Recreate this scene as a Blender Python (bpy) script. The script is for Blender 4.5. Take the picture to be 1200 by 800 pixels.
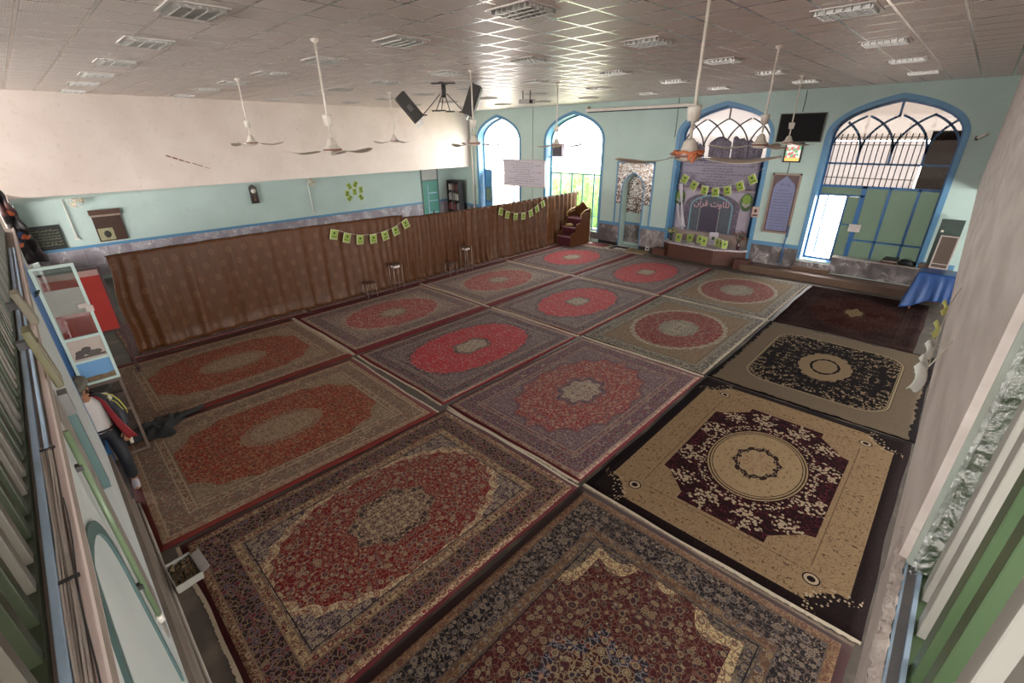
import bpy, bmesh, math, random, unicodedata
from mathutils import Vector, Matrix, Euler, noise
PI = math.pi
R = math.radians
sc = bpy.context.scene
COL = sc.collection
for o in list(bpy.data.objects):
    bpy.data.objects.remove(o)

# ------------------------------------------------------------ camera, light, exposure
cam_d = bpy.data.cameras.new('camera')
cam_d.sensor_width = 36.0
cam_d.lens = 36.0 * 531.4 / 1200.0
cam_d.clip_start = 0.03
cam = bpy.data.objects.new('camera', cam_d)
COL.objects.link(cam)
cam.location = (0, 0, 4.35)
cam.rotation_euler = (R(65.514), R(0.756), R(43.814))
sc.camera = cam
sc.view_settings.view_transform = 'Standard'
sc.view_settings.look = 'None'
sc.view_settings.gamma = 1
sc.view_settings.use_curve_mapping = False
sc.view_settings.exposure = 1.08
try:
    sc.cycles.use_denoising = True
    sc.cycles.max_bounces = 10
    sc.cycles.diffuse_bounces = 6
    sc.cycles.glossy_bounces = 4
    sc.cycles.transparent_max_bounces = 16
    sc.cycles.sample_clamp_indirect = 6
    sc.cycles.caustics_reflective = False
    sc.cycles.caustics_refractive = False
except Exception:
    pass
W = bpy.data.worlds.new('sky')
sc.world = W
W.use_nodes = True
bgn = W.node_tree.nodes['Background']
bgn.inputs['Color'].default_value = (1.0, 0.965, 0.93, 1)
bgn.inputs['Strength'].default_value = 11.0


def daylight(name, loc, rot, sx, sy, power, col=(0.95, 0.98, 1.0), portal=False):
    l = bpy.data.lights.new(name, 'AREA')
    l.shape = 'RECTANGLE'
    l.size = sx
    l.size_y = sy
    l.energy = power
    l.color = col
    if portal:
        l.cycles.is_portal = True
    o = bpy.data.objects.new(name, l)
    o.location = loc
    o.rotation_euler = rot
    COL.objects.link(o)
    return o


# sky openings sampled directly (portals pass on the sky's own light)
for (px, pw, pz0, pz1) in ((-17.3, 3.1, 0.3, 5.2), (-12.72, 3.1, 0.4, 5.2), (-6.5, 3.1, 3.9, 5.2), (-1.93, 3.1, 0.5, 5.2)):
    daylight('sky_portal', (px, 17.75, (pz0 + pz1) / 2), (R(-90), 0, 0), pw, pz1 - pz0, 1, portal=True)
daylight('sky_portal', (4.4, 7.5, 1.7), (0, R(90), 0), 1.7, 15.0, 1, portal=True)  # portals at the unseen openings added in the right outer wall
daylight('sky_portal', (4.4, 7.5, 4.5), (0, R(90), 0), 1.3, 15.0, 1, portal=True)

daylight('sky_portal', (-9.0, -4.5, 4.6), (R(90), 0, 0), 18.0, 1.15, 1, portal=True)  # unseen opening added high in the near gallery wall for more light
daylight('sky_portal', (-16.45, -4.5, 1.4), (R(90), 0, 0), 8.0, 2.8, 1, portal=True)  # unseen opening added at the recess end to brighten the recess


# ------------------------------------------------------------ helpers
def put(o, label=None, cat=None, group=None, kind=None):
    if label: o['label'] = label
    if cat: o['category'] = cat
    if group: o['group'] = group
    if kind: o['kind'] = kind
    return o


def thing(name, label, cat, loc=(0, 0, 0), rotz=0.0, group=None, rot=None):
    o = bpy.data.objects.new(name, None)
    o.empty_display_size = 0.1
    COL.objects.link(o)
    o.location = loc
    o.rotation_euler = rot if rot else (0, 0, rotz)
    return put(o, label, cat, group)


def obj(name, bm, mat, parent=None, smooth=False, loc=None, rot=None):
    if isinstance(bm, MB):
        bm = bm.bm
    if isinstance(bm, bpy.types.Mesh):
        me = bm
    else:
        me = bpy.data.meshes.new(name)
        bmesh.ops.recalc_face_normals(bm, faces=bm.faces)
        bm.to_mesh(me)
        bm.free()
    if smooth:
        for p in me.polygons: p.use_smooth = True
    mats = mat if isinstance(mat, (list, tuple)) else [mat]
    me.materials.clear()
    for m in mats: me.materials.append(m)
    o = bpy.data.objects.new(name, me)
    COL.objects.link(o)
    if parent is not None: o.parent = parent
    if loc is not None: o.location = loc
    if rot is not None: o.rotation_euler = rot
    return o


def struct(name, bm, mat, smooth=False, parent=None):
    o = obj(name, bm, mat, parent, smooth)
    if parent is None: o['kind'] = 'structure'
    return o


def dup(root, loc=None, rot=None, label=None, group=None):
    def cp(o, par):
        c = o.copy()
        COL.objects.link(c)
        c.parent = par
        for ch in list(o.children):
            cp(ch, c)
        return c
    r = cp(root, root.parent)
    if loc is not None: r.location = loc
    if rot is not None: r.rotation_euler = rot
    if label: r['label'] = label
    if group: r['group'] = group
    return r


class MB:
    """collects shapes into one mesh"""
    def __init__(s):
        s.bm = bmesh.new()

    def face(s, pts, mi=0):
        vs = [s.bm.verts.new(p) for p in pts]
        f = s.bm.faces.new(vs)
        f.material_index = mi
        return f

    def box(s, c, d, rot=None, mi=0, bev=0.0):
        t = bmesh.new()
        bmesh.ops.create_cube(t, size=1)
        for v in t.verts: v.co = Vector((v.co.x * d[0], v.co.y * d[1], v.co.z * d[2]))
        if bev > 0:
            bmesh.ops.bevel(t, geom=list(t.edges), offset=min(bev, min(d) * 0.45), segments=2, affect='EDGES', profile=0.6)
        M = Matrix.Translation(c)
        if rot is not None: M = M @ Euler(rot).to_matrix().to_4x4()
        s.join(t, M, mi)
        return s

    def bx(s, x0, x1, y0, y1, z0, z1, mi=0, bev=0.0):
        return s.box(((x0 + x1) / 2, (y0 + y1) / 2, (z0 + z1) / 2), (abs(x1 - x0), abs(y1 - y0), abs(z1 - z0)), None, mi, bev)

    def join(s, t, M=None, mi=None):
        mp = {}
        for v in t.verts:
            mp[v] = s.bm.verts.new(M @ v.co if M is not None else v.co)
        for f in t.faces:
            try:
                g = s.bm.faces.new([mp[v] for v in f.verts])
                g.material_index = f.material_index if mi is None else mi
                g.smooth = f.smooth
            except ValueError:
                pass
        t.free()
        return s

    def tube(s, pts, r, seg=8, mi=0, cap=True, closed=False):
        pts = [Vector(p) for p in pts]
        n = len(pts)
        rs = r if isinstance(r, (list, tuple)) else [r] * n
        rings = []
        up = None
        for i, p in enumerate(pts):
            if closed:
                t = (pts[(i + 1) % n] - pts[i - 1])
            else:
                t = (pts[min(i + 1, n - 1)] - pts[max(i - 1, 0)])
            t.normalize()
            if up is None:
                up = Vector((0, 0, 1)) if abs(t.z) < 0.9 else Vector((1, 0, 0))
            b = t.cross(up)
            if b.length < 1e-5: b = t.orthogonal()
            b.normalize()
            up = b.cross(t).normalized()
            rings.append([s.bm.verts.new(p + (b * math.cos(a) + up * math.sin(a)) * rs[i]) for a in [2 * PI * k / seg for k in range(seg)]])
        rng = range(n) if closed else range(n - 1)
        for i in rng:
            A, B = rings[i], rings[(i + 1) % n]
            for k in range(seg):
                f = s.bm.faces.new((A[k], A[(k + 1) % seg], B[(k + 1) % seg], B[k]))
                f.material_index = mi
                f.smooth = True
        if cap and not closed:
            f = s.bm.faces.new(rings[0][::-1]); f.material_index = mi
            f = s.bm.faces.new(rings[-1]); f.material_index = mi
        return s

    def lathe(s, prof, c=(0, 0, 0), seg=24, mi=0, M=None, cap=True):
        """prof: list of (radius, z)"""
        c = Vector(c)
        rings = []
        for (r, z) in prof:
            ring = []
            for k in range(seg):
                a = 2 * PI * k / seg
                p = Vector((r * math.cos(a), r * math.sin(a), z))
                if M is not None: p = M @ p
                ring.append(s.bm.verts.new(p + c))
            rings.append(ring)
        for A, B in zip(rings, rings[1:]):
            for k in range(seg):
                f = s.bm.faces.new((A[k], A[(k + 1) % seg], B[(k + 1) % seg], B[k]))
                f.material_index = mi
                f.smooth = True
        if cap:
            if prof[0][0] > 1e-4: s.bm.faces.new(rings[0][::-1]).material_index = mi
            if prof[-1][0] > 1e-4: s.bm.faces.new(rings[-1]).material_index = mi
        return s

    def prism(s, poly, a0, a1, axis='z', mi=0):
        """poly: 2D points; extruded along axis between a0 and a1"""
        def P(p, a):
            if axis == 'z': return (p[0], p[1], a)
            if axis == 'y': return (p[0], a, p[1])
            return (a, p[0], p[1])
        A = [s.bm.verts.new(P(p, a0)) for p in poly]
        B = [s.bm.verts.new(P(p, a1)) for p in poly]
        s.bm.faces.new(A[::-1]).material_index = mi
        s.bm.faces.new(B).material_index = mi
        n = len(poly)
        for i in range(n):
            s.bm.faces.new((A[i], A[(i + 1) % n], B[(i + 1) % n], B[i])).material_index = mi
        return s

    def band(s, inner, outer, a0, a1, axis='y', mi=0, closed=False):
        """solid band between two polylines of equal length"""
        def P(p, a):
            if axis == 'y': return (p[0], a, p[1])
            if axis == 'x': return (a, p[0], p[1])
            return (p[0], p[1], a)
        V = [[s.bm.verts.new(P(p, a)) for p in q] for q in (inner, outer) for a in (a0, a1)]
        i0, i1, o0, o1 = V
        n = len(inner)
        for i in range(n if closed else n - 1):
            j = (i + 1) % n
            for q in ((i0[i], i0[j], o0[j], o0[i]), (i1[i], o1[i], o1[j], i1[j]), (i0[i], i1[i], i1[j], i0[j]), (o0[i], o0[j], o1[j], o1[i])):
                s.bm.faces.new(q).material_index = mi
        if not closed:
            for i in (0, n - 1):
                s.bm.faces.new((i0[i], o0[i], o1[i], i1[i])).material_index = mi
        return s

    def grid(s, fn, nu, nv, mi=0, smooth=True, wrap=False):
        G = [[s.bm.verts.new(fn(i / nu, j / nv)) for j in range(nv + 1)] for i in range(nu + 1)]
        for i in range(nu):
            for j in range(nv):
                f = s.bm.faces.new((G[i][j], G[i + 1][j], G[i + 1][j + 1], G[i][j + 1]))
                f.material_index = mi
                f.smooth = smooth
        return s

    def sheet(s, fn, nu, nv, th, mi=0):
        """closed thin sheet: fn(u,v) gives the top point, thickness th downward along approx normal"""
        G = [[Vector(fn(i / nu, j / nv)) for j in range(nv + 1)] for i in range(nu + 1)]
        T = [[s.bm.verts.new(p) for p in r] for r in G]
        Bt = []
        for i in range(nu + 1):
            row = []
            for j in range(nv + 1):
                du = G[min(i + 1, nu)][j] - G[max(i - 1, 0)][j]
                dv = G[i][min(j + 1, nv)] - G[i][max(j - 1, 0)]
                n = du.cross(dv)
                n = n.normalized() if n.length > 1e-9 else Vector((0, 0, 1))
                row.append(s.bm.verts.new(G[i][j] - n * th))
            Bt.append(row)
        for i in range(nu):
            for j in range(nv):
                for q in ((T[i][j], T[i + 1][j], T[i + 1][j + 1], T[i][j + 1]), (Bt[i][j], Bt[i][j + 1], Bt[i + 1][j + 1], Bt[i + 1][j])):
                    f = s.bm.faces.new(q); f.smooth = True; f.material_index = mi
        for i in range(nu):
            for j in (0, nv):
                s.bm.faces.new((T[i][j], T[i + 1][j], Bt[i + 1][j], Bt[i][j])).material_index = mi
        for j in range(nv):
            for i in (0, nu):
                s.bm.faces.new((T[i][j], T[i][j + 1], Bt[i][j + 1], Bt[i][j])).material_index = mi
        return s

    def sphere(s, c, r, sub=2, sc3=(1, 1, 1), rot=None, mi=0, jit=0.0, seed=0):
        t = bmesh.new()
        bmesh.ops.create_icosphere(t, subdivisions=sub, radius=1.0)
        rnd = random.Random(seed)
        for v in t.verts:
            k = 1 + (noise.noise(v.co * 1.7 + Vector((seed, 0, 0))) * jit if jit else 0)
            v.co = Vector((v.co.x * r * sc3[0], v.co.y * r * sc3[1], v.co.z * r * sc3[2])) * k
        for f in t.faces: f.smooth = True
        M = Matrix.Translation(c)
        if rot is not None: M = M @ Euler(rot).to_matrix().to_4x4()
        return s.join(t, M, mi)


def arch_pts(xl, xr, zb, zs, za, n=12):
    """pointed arch outline from bottom left over the apex to bottom right"""
    xc = (xl + xr) / 2
    w = (xr - xl) / 2
    pts = [(xl, zb), (xl, zs)]
    h = za - zs
    P = ((xl, zs), (xl, zs + 0.52 * h), (xc - 0.52 * w, zs + 0.84 * h), (xc, za))
    for i in range(1, n + 1):
        t = i / n
        k = ((1 - t) ** 3, 3 * t * (1 - t) ** 2, 3 * t * t * (1 - t), t ** 3)
        pts.append((sum(k[j] * P[j][0] for j in range(4)), sum(k[j] * P[j][1] for j in range(4))))
    right = [(2 * xc - x, z) for (x, z) in pts[:-1]][::-1]
    return pts + right


def fill_curve(outer, holes, y0, y1, mat_name='w'):
    """wall in the xz plane with holes, solid between y0 and y1"""
    cu = bpy.data.curves.new('wc', 'CURVE')
    cu.dimensions = '2D'
    cu.fill_mode = 'BOTH'
    for poly in [outer] + holes:
        sp = cu.splines.new('POLY')
        sp.points.add(len(poly) - 1)
        for i, (x, z) in enumerate(poly): sp.points[i].co = (x, z, 0, 1)
        sp.use_cyclic_u = True
    cu.extrude = abs(y1 - y0) / 2
    o = bpy.data.objects.new('wc', cu)
    COL.objects.link(o)
    bpy.context.view_layer.update()
    me = bpy.data.meshes.new_from_object(o.evaluated_get(bpy.context.evaluated_depsgraph_get()))
    bpy.data.objects.remove(o)
    yc = (y0 + y1) / 2
    for v in me.vertices:
        x, z, e = v.co
        v.co = (x, yc - e, z)
    return me


def skin(verts, edges, radii, root=0, sub=1, smooth_rad=None):
    me = bpy.data.meshes.new('sk')
    me.from_pydata(verts, edges, [])
    o = bpy.data.objects.new('sk', me)
    COL.objects.link(o)
    o.modifiers.new('s', 'SKIN').use_smooth_shade = True
    for i, d in enumerate(me.skin_vertices[0].data):
        r = radii[i]
        d.radius = r if isinstance(r, tuple) else (r, r)
        d.use_root = (i == root)
    m = o.modifiers.new('d', 'SUBSURF')
    m.levels = sub
    m.render_levels = sub
    bpy.context.view_layer.update()
    out = bpy.data.meshes.new_from_object(o.evaluated_get(bpy.context.evaluated_depsgraph_get()))
    bpy.data.objects.remove(o)
    for p in out.polygons: p.use_smooth = True
    return out


# ------------------------------------------------------------ node helpers
class X:
    """socket wrapper with arithmetic"""
    def __init__(s, t, sock): s.t = t; s.s = sock
    def _m(s, op, *a, clamp=False):
        n = s.t.nodes.new('ShaderNodeMath'); n.operation = op; n.use_clamp = clamp
        for i, v in enumerate((s,) + a):
            if isinstance(v, X): s.t.links.new(v.s, n.inputs[i])
            else: n.inputs[i].default_value = v
        return X(s.t, n.outputs[0])
    def __add__(s, o): return s._m('ADD', o)
    __radd__ = __add__
    def __sub__(s, o): return s._m('SUBTRACT', o)
    def __rsub__(s, o): return (s * -1.0) + o
    def __mul__(s, o): return s._m('MULTIPLY', o)
    __rmul__ = __mul__
    def __truediv__(s, o): return s._m('DIVIDE', o)
    def __gt__(s, o): return s._m('GREATER_THAN', o)
    def __lt__(s, o): return s._m('LESS_THAN', o)
    def __pow__(s, o): return s._m('POWER', o)
    def abs(s): return s._m('ABSOLUTE')
    def sin(s): return s._m('SINE')
    def cos(s): return s._m('COSINE')
    def sqrt(s): return s._m('SQRT')
    def min(s, o): return s._m('MINIMUM', o)
    def max(s, o): return s._m('MAXIMUM', o)
    def atan2(s, o): return s._m('ARCTAN2', o)
    def fract(s): return s._m('FRACT')
    def floor(s): return s._m('FLOOR')
    def clamp(s): return s._m('ADD', 0.0, clamp=True)
    def near(s, c, w): return (s - c).abs() < w


class T:
    def __init__(s, name):
        s.mat = bpy.data.materials.new(name)
        s.mat.use_nodes = True
        s.t = s.mat.node_tree
        s.p = s.t.nodes['Principled BSDF']
        s.out = s.t.nodes['Material Output']
    def coord(s, kind='Object'):
        return X(s.t, s.t.nodes.new('ShaderNodeTexCoord').outputs[kind])
    def sep(s, v):
        n = s.t.nodes.new('ShaderNodeSeparateXYZ'); s.t.links.new(v.s, n.inputs[0])
        return [X(s.t, n.outputs[i]) for i in range(3)]
    def comb(s, x, y, z=0.0):
        n = s.t.nodes.new('ShaderNodeCombineXYZ')
        for i, v in enumerate((x, y, z)):
            if isinstance(v, X): s.t.links.new(v.s, n.inputs[i])
            else: n.inputs[i].default_value = v
        return X(s.t, n.outputs[0])
    def vmath(s, op, a, b):
        n = s.t.nodes.new('ShaderNodeVectorMath'); n.operation = op
        for i, v in enumerate((a, b)):
            if isinstance(v, X): s.t.links.new(v.s, n.inputs[i])
            else: n.inputs[i].default_value = v
        return X(s.t, n.outputs[0])
    def noise(s, v, scale, detail=2.0, col=False):
        n = s.t.nodes.new('ShaderNodeTexNoise'); s.t.links.new(v.s, n.inputs['Vector'])
        n.inputs['Scale'].default_value = scale; n.inputs['Detail'].default_value = detail
        return X(s.t, n.outputs['Color' if col else 'Fac'])
    def vor(s, v, scale, feature='F1', rnd=1.0):
        n = s.t.nodes.new('ShaderNodeTexVoronoi'); n.feature = feature
        s.t.links.new(v.s, n.inputs['Vector'])
        n.inputs['Scale'].default_value = scale
        n.inputs['Randomness'].default_value = rnd
        return {k.name: X(s.t, k) for k in n.outputs}
    def rgb(s, c):
        n = s.t.nodes.new('ShaderNodeRGB'); n.outputs[0].default_value = (*c[:3], 1)
        return X(s.t, n.outputs[0])
    def mix(s, f, a, b):
        n = s.t.nodes.new('ShaderNodeMix'); n.data_type = 'RGBA'
        for k, v in ((0, f), (6, a), (7, b)):
            if isinstance(v, X): s.t.links.new(v.s, n.inputs[k])
            elif k == 0: n.inputs[k].default_value = v
            else: n.inputs[k].default_value = (*v[:3], 1)
        return X(s.t, n.outputs[2])
    def base(s, c): s.link(c, 'Base Color')
    def link(s, c, name):
        if isinstance(c, X): s.t.links.new(c.s, s.p.inputs[name])
        elif name == 'Base Color': s.p.inputs[name].default_value = (*c[:3], 1)
        else: s.p.inputs[name].default_value = c
    def bump(s, h, strength=0.3, dist=0.01):
        n = s.t.nodes.new('ShaderNodeBump'); s.t.links.new(h.s, n.inputs['Height'])
        n.inputs['Strength'].default_value = strength; n.inputs['Distance'].default_value = dist
        s.t.links.new(n.outputs[0], s.p.inputs['Normal'])
    def set(s, **k):
        for a, v in k.items():
            s.link(v, {'rough': 'Roughness', 'metal': 'Metallic', 'spec': 'Specular IOR Level', 'sheen': 'Sheen Weight', 'trans': 'Transmission Weight', 'coat': 'Coat Weight'}[a])
        return s


def srgb(h):
    h = h.lstrip('#')
    v = [int(h[i:i + 2], 16) / 255 for i in (0, 2, 4)]
    return tuple(x / 12.92 if x <= 0.04045 else ((x + 0.055) / 1.055) ** 2.4 for x in v)


def paint(name, c, rough=0.5, metal=0.0, var=0.12, scale=6.0, bump=0.0, dirt=None, dirt_amt=0.4, spec=0.5, stretch=None):
    """plain surface with slight procedural variation"""
    t = T(name)
    c = srgb(c) if isinstance(c, str) else c
    v = t.coord()
    if stretch: v = t.vmath('MULTIPLY', v, stretch)
    n = t.noise(v, scale, 4.0)
    lo = tuple(x * (1 - var) for x in c); hi = tuple(min(1, x * (1 + var)) for x in c)
    col = t.mix(n, lo, hi)
    if dirt:
        d = t.noise(v, scale * 0.35, 6.0)
        col = t.mix(((d - 0.5) * 4.0 * dirt_amt).clamp(), col, srgb(dirt) if isinstance(dirt, str) else dirt)
    t.base(col)
    t.set(rough=rough, metal=metal, spec=spec)
    if bump: t.bump(t.noise(v, scale * 4, 3.0), bump, 0.01)
    return t.mat


def glassy(name, tint=(1, 1, 1), gloss=0.12, frost=0.0, fcol=(0.8, 0.85, 0.85), see=1.0):
    """thin pane: transparent + a little mirror, optional frosted share"""
    m = bpy.data.materials.new(name); m.use_nodes = True
    nt = m.node_tree; nt.nodes.clear()
    out = nt.nodes.new('ShaderNodeOutputMaterial')
    tr = nt.nodes.new('ShaderNodeBsdfTransparent'); tr.inputs[0].default_value = (*tint, 1)
    gl = nt.nodes.new('ShaderNodeBsdfGlossy'); gl.inputs['Roughness'].default_value = 0.03
    lw = nt.nodes.new('ShaderNodeLayerWeight'); lw.inputs[0].default_value = 0.5
    pw = nt.nodes.new('ShaderNodeMath'); pw.operation = 'POWER'; pw.inputs[1].default_value = 5.0
    nt.links.new(lw.outputs['Facing'], pw.inputs[0])
    mu = nt.nodes.new('ShaderNodeMath'); mu.operation = 'MULTIPLY_ADD'
    mu.inputs[1].default_value = 0.9; mu.inputs[2].default_value = gloss
    mu.use_clamp = True
    nt.links.new(pw.outputs[0], mu.inputs[0])
    mx = nt.nodes.new('ShaderNodeMixShader')
    nt.links.new(mu.outputs[0], mx.inputs[0])
    a = tr
    if frost > 0:
        tl = nt.nodes.new('ShaderNodeBsdfTranslucent')
        df = nt.nodes.new('ShaderNodeBsdfDiffuse')
        ns = nt.nodes.new('ShaderNodeTexNoise'); ns.inputs['Scale'].default_value = 2.5
        cr = nt.nodes.new('ShaderNodeMix'); cr.data_type = 'RGBA'
        cr.inputs[6].default_value = (*[x * 0.8 for x in fcol], 1); cr.inputs[7].default_value = (*fcol, 1)
        nt.links.new(ns.outputs[0], cr.inputs[0])
        nt.links.new(cr.outputs[2], tl.inputs[0]); nt.links.new(cr.outputs[2], df.inputs[0])
        m1 = nt.nodes.new('ShaderNodeMixShader'); m1.inputs[0].default_value = 0.5
        nt.links.new(tl.outputs[0], m1.inputs[1]); nt.links.new(df.outputs[0], m1.inputs[2])
        m2 = nt.nodes.new('ShaderNodeMixShader'); m2.inputs[0].default_value = frost
        nt.links.new(tr.outputs[0], m2.inputs[1]); nt.links.new(m1.outputs[0], m2.inputs[2])
        a = m2
    nt.links.new(a.outputs[0], mx.inputs[1])
    nt.links.new(gl.outputs[0], mx.inputs[2])
    nt.links.new(mx.outputs[0], out.inputs[0])
    return m


# ------------------------------------------------------------ writing
AR = {}
for cp in list(range(0xFE70, 0xFEFD)) + list(range(0xFB50, 0xFC00)):
    d = unicodedata.decomposition(chr(cp)).split()
    if len(d) == 2 and d[0] in ('<isolated>', '<final>', '<initial>', '<medial>'):
        AR.setdefault(chr(int(d[1], 16)), {})[d[0][1:-1]] = chr(cp)


def shape(txt):
    out = []
    n = len(txt)
    def joins(i):      # letter i connects to the next one
        return 0 <= i < n and txt[i] in AR and 'initial' in AR[txt[i]]
    def takes(i):
        return 0 <= i < n and txt[i] in AR and 'final' in AR[txt[i]]
    for i, ch in enumerate(txt):
        if ch not in AR:
            out.append(ch); continue
        prev = joins(i - 1) and takes(i)
        nxt = joins(i) and takes(i + 1)
        f = 'medial' if prev and nxt else 'final' if prev else 'initial' if nxt else 'isolated'
        out.append(AR[ch].get(f, ch))
    return ''.join(reversed(out))


def text_bm(mb, txt, cx, cz, width, height, y, th=0.004, mi=0, shaped=True, res=1, bold=0.0, axis='y', flip=1):
    """lettering laid out on a vertical plane, centred at (cx, cz)"""
    cu = bpy.data.curves.new('t', 'FONT')
    cu.body = shape(txt) if shaped else txt
    cu.resolution_u = res
    cu.offset = bold
    o = bpy.data.objects.new('t', cu)
    COL.objects.link(o)
    bpy.context.view_layer.update()
    me = bpy.data.meshes.new_from_object(o.evaluated_get(bpy.context.evaluated_depsgraph_get()))
    bpy.data.objects.remove(o)
    if not me.vertices: return mb
    xs = [v.co.x for v in me.vertices]; ys = [v.co.y for v in me.vertices]
    sx = width / (max(xs) - min(xs)); sy = height / (max(ys) - min(ys))
    mx = (max(xs) + min(xs)) / 2; my = (max(ys) + min(ys)) / 2
    vs = []
    for v in me.vertices:
        a = cx + (v.co.x - mx) * sx * flip; b = cz + (v.co.y - my) * sy
        vs.append(mb.bm.verts.new((a, y, b) if axis == 'y' else (y, a, b)))
    for p in me.polygons:
        try:
            f = mb.bm.faces.new([vs[i] for i in p.vertices]); f.material_index = mi
        except ValueError:
            pass
    bpy.data.meshes.remove(me)
    return mb

# ------------------------------------------------------------ carpets
def rug_mat(name, w, l, zones, ell, med, guards=(0.04, 0.12, 0.44, 0.52), scal=(0.03, 14), mscal=(0.08, 8), seed=0.0, fs=5.2,
            ring=0.06, pw=2.0, mpw=2.0, fade=0.0):
    """zones: list of 9 tuples (base, flower, heart, vine) from the edge inwards:
    selvedge, outer guard, main border, inner guard, spandrel, outline ring, field, medallion edge, medallion"""
    t = T(name)
    v = t.coord('Object')
    x, y, z = t.sep(v)
    au = x.abs(); av = y.abs()
    wob = t.noise(t.comb(au, av, seed), 3.0, 2.0, col=True)
    q = t.vmath('ADD', t.comb(au, av, seed * 3.7), t.vmath('MULTIPLY', t.vmath('SUBTRACT', wob, (0.5, 0.5, 0.5)), (0.09, 0.09, 0.0)))
    e = (au * -1.0 + w / 2).min(av * -1.0 + l / 2)
    # ellipse field
    a, b = ell
    uu = au / a; vv = av / b
    ang = vv.atan2(uu)
    qd = (uu ** pw + vv ** pw) ** (1.0 / pw)
    qs = qd + (ang * scal[1]).sin().abs() * scal[0]
    mu_ = au / med[0]; mv_ = av / med[1]
    mang = mv_.atan2(mu_)
    qm = (mu_ ** mpw + mv_ ** mpw) ** (1.0 / mpw) + (mang * mscal[1]).cos() * mscal[0]
    masks = [e > guards[0], e > guards[1], e > guards[2], e > guards[3],
             (qs < (1.0 + ring)) * (e > guards[3] + 0.02), (qs < 1.0) * (e > guards[3] + 0.02), qm < 1.3, qm < 1.0]
    sets = []
    for k in range(4):
        c = t.rgb(zones[0][k])
        for m, zc in zip(masks, zones[1:]): c = t.mix(m, c, zc[k])
        sets.append(c)
    base, flo, heart, vine = sets
    # vines
    ed = t.vor(q, fs * 1.9, 'DISTANCE_TO_EDGE')['Distance']
    col = t.mix(ed < 0.055, base, vine)
    # small leaves
    sm = t.vor(q, fs * 5.0, 'F1')
    rs, gs, bs = t.sep(sm['Color'])
    col = t.mix((sm['Distance'] < 0.33) * (rs > 0.45), col, vine)
    col = t.mix((sm['Distance'] < 0.30) * (rs < 0.22), col, heart)
    # rosettes, two sizes
    for s_, pr, k1 in ((fs * 2.3, 0.36, 8.0), (fs, 0.27, 10.0)):
        vr = t.vor(q, s_, 'F1', 0.75)
        d = t.sep(t.vmath('MULTIPLY', t.vmath('SUBTRACT', q, vr['Position']), (s_, s_, s_)))
        an = d[1].atan2(d[0])
        r1, g1, b1 = t.sep(vr['Color'])
        rr = vr['Distance'] + (an * k1).cos() * 0.035
        cc = t.mix(r1 > 0.5, flo, heart)
        col = t.mix(rr < pr + 0.045, col, t.mix(r1 > 0.5, heart, flo))
        col = t.mix(rr < pr, col, cc)
        col = t.mix(rr.near(pr * 0.62, 0.035), col, base)
        col = t.mix(rr < pr * 0.28, col, vine)
    # thin lines between the bands
    for gpos in guards[1:]:
        col = t.mix(e.near(gpos, 0.008), col, zones[2][3])
    col = t.mix(e.near(guards[3] + 0.03, 0.006), col, zones[2][0])
    # plain selvedge
    col = t.mix(e < guards[0], col, zones[0][0])
    # age: soft variation of the dye
    n = t.noise(v, 1.3, 3.0)
    col = t.mix(((n - 0.35) * 0.9).clamp(), col, t.mix(0.30, col, srgb('#8b7468')))
    col = t.mix(0.26, col, srgb('#0c0808'))
    t.base(col)
    t.set(rough=0.85, sheen=0.04, spec=0.15)
    t.p.inputs['Sheen Roughness'].default_value = 0.45
    t.bump(t.noise(v, 120.0, 2.0), 0.25, 0.004)
    return t.mat


def Z(*rows):
    return [tuple(srgb(c) for c in r) for r in rows]


CREAM = '#c9b795'
NAVY = '#1d2233'
RED = '#7d1420'
BRED = '#b0202f'
WINE = '#4a1018'
BLK = '#1a1414'

# deep red carpets with navy borders
z_bigred = Z((WINE, WINE, WINE, WINE), ('#6a4b3c', CREAM, RED, '#a98c6c'), ('#2a191c', '#8a3a36', '#6c6a74', '#8c7258'),
             ('#b8a07c', '#7d1c25', '#2b2a36', '#84644c'), ('#47383f', '#93837c', '#b9a482', '#86706c'), ('#d2bd98', '#8a3a38', '#7c6050', '#a07a60'),
             ('#721019', '#bfa884', '#4c4650', '#9a5f4a'), ('#3c3034', '#c2b08e', '#7a2029', '#9c8466'), ('#6f4e48', '#c6b492', '#54222e', '#b9a482'))
z_pink = Z(('#5c1822',) * 4, ('#8c6a66', CREAM, RED, '#b09882'), ('#5b4248', '#96474f', '#55526a', '#a08a7c'),
           ('#9c8074', '#7d1c25', '#3a3a50', '#7c5a55'), ('#6d5258', '#ac968a', '#5a506a', '#9a847a'), ('#7e6460', '#46405c', '#8e3a44', '#5c4250'),
           ('#8f2a34', '#c9a98c', '#4a4058', '#b07a68'), ('#4c3c50', '#ab9684', '#8e3a44', '#8a7476'), ('#94807a', '#ccbda0', '#6b2c38', '#ccbda0'))
z_bright = Z(('#6a1622',) * 4, ('#8c746c', CREAM, RED, '#a89482'), ('#35282e', '#8f4048', '#7a7884', '#96867a'),
             ('#9c8a80', '#7d1c25', '#3a3a50', '#6c5a58'), ('#6a5a5e', '#b4a492', '#5b3440', '#90827c'), ('#493840', '#ac9c8c', '#8e3a44', '#7a686a'),
             ('#ba1830', '#d39a88', '#7c1830', '#c85a60'), ('#4a3a3e', '#bcae9a', '#93323e', '#a09082'), ('#b9ab97', '#d0c2a6', '#6b2c38', '#8b7c70'))
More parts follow.
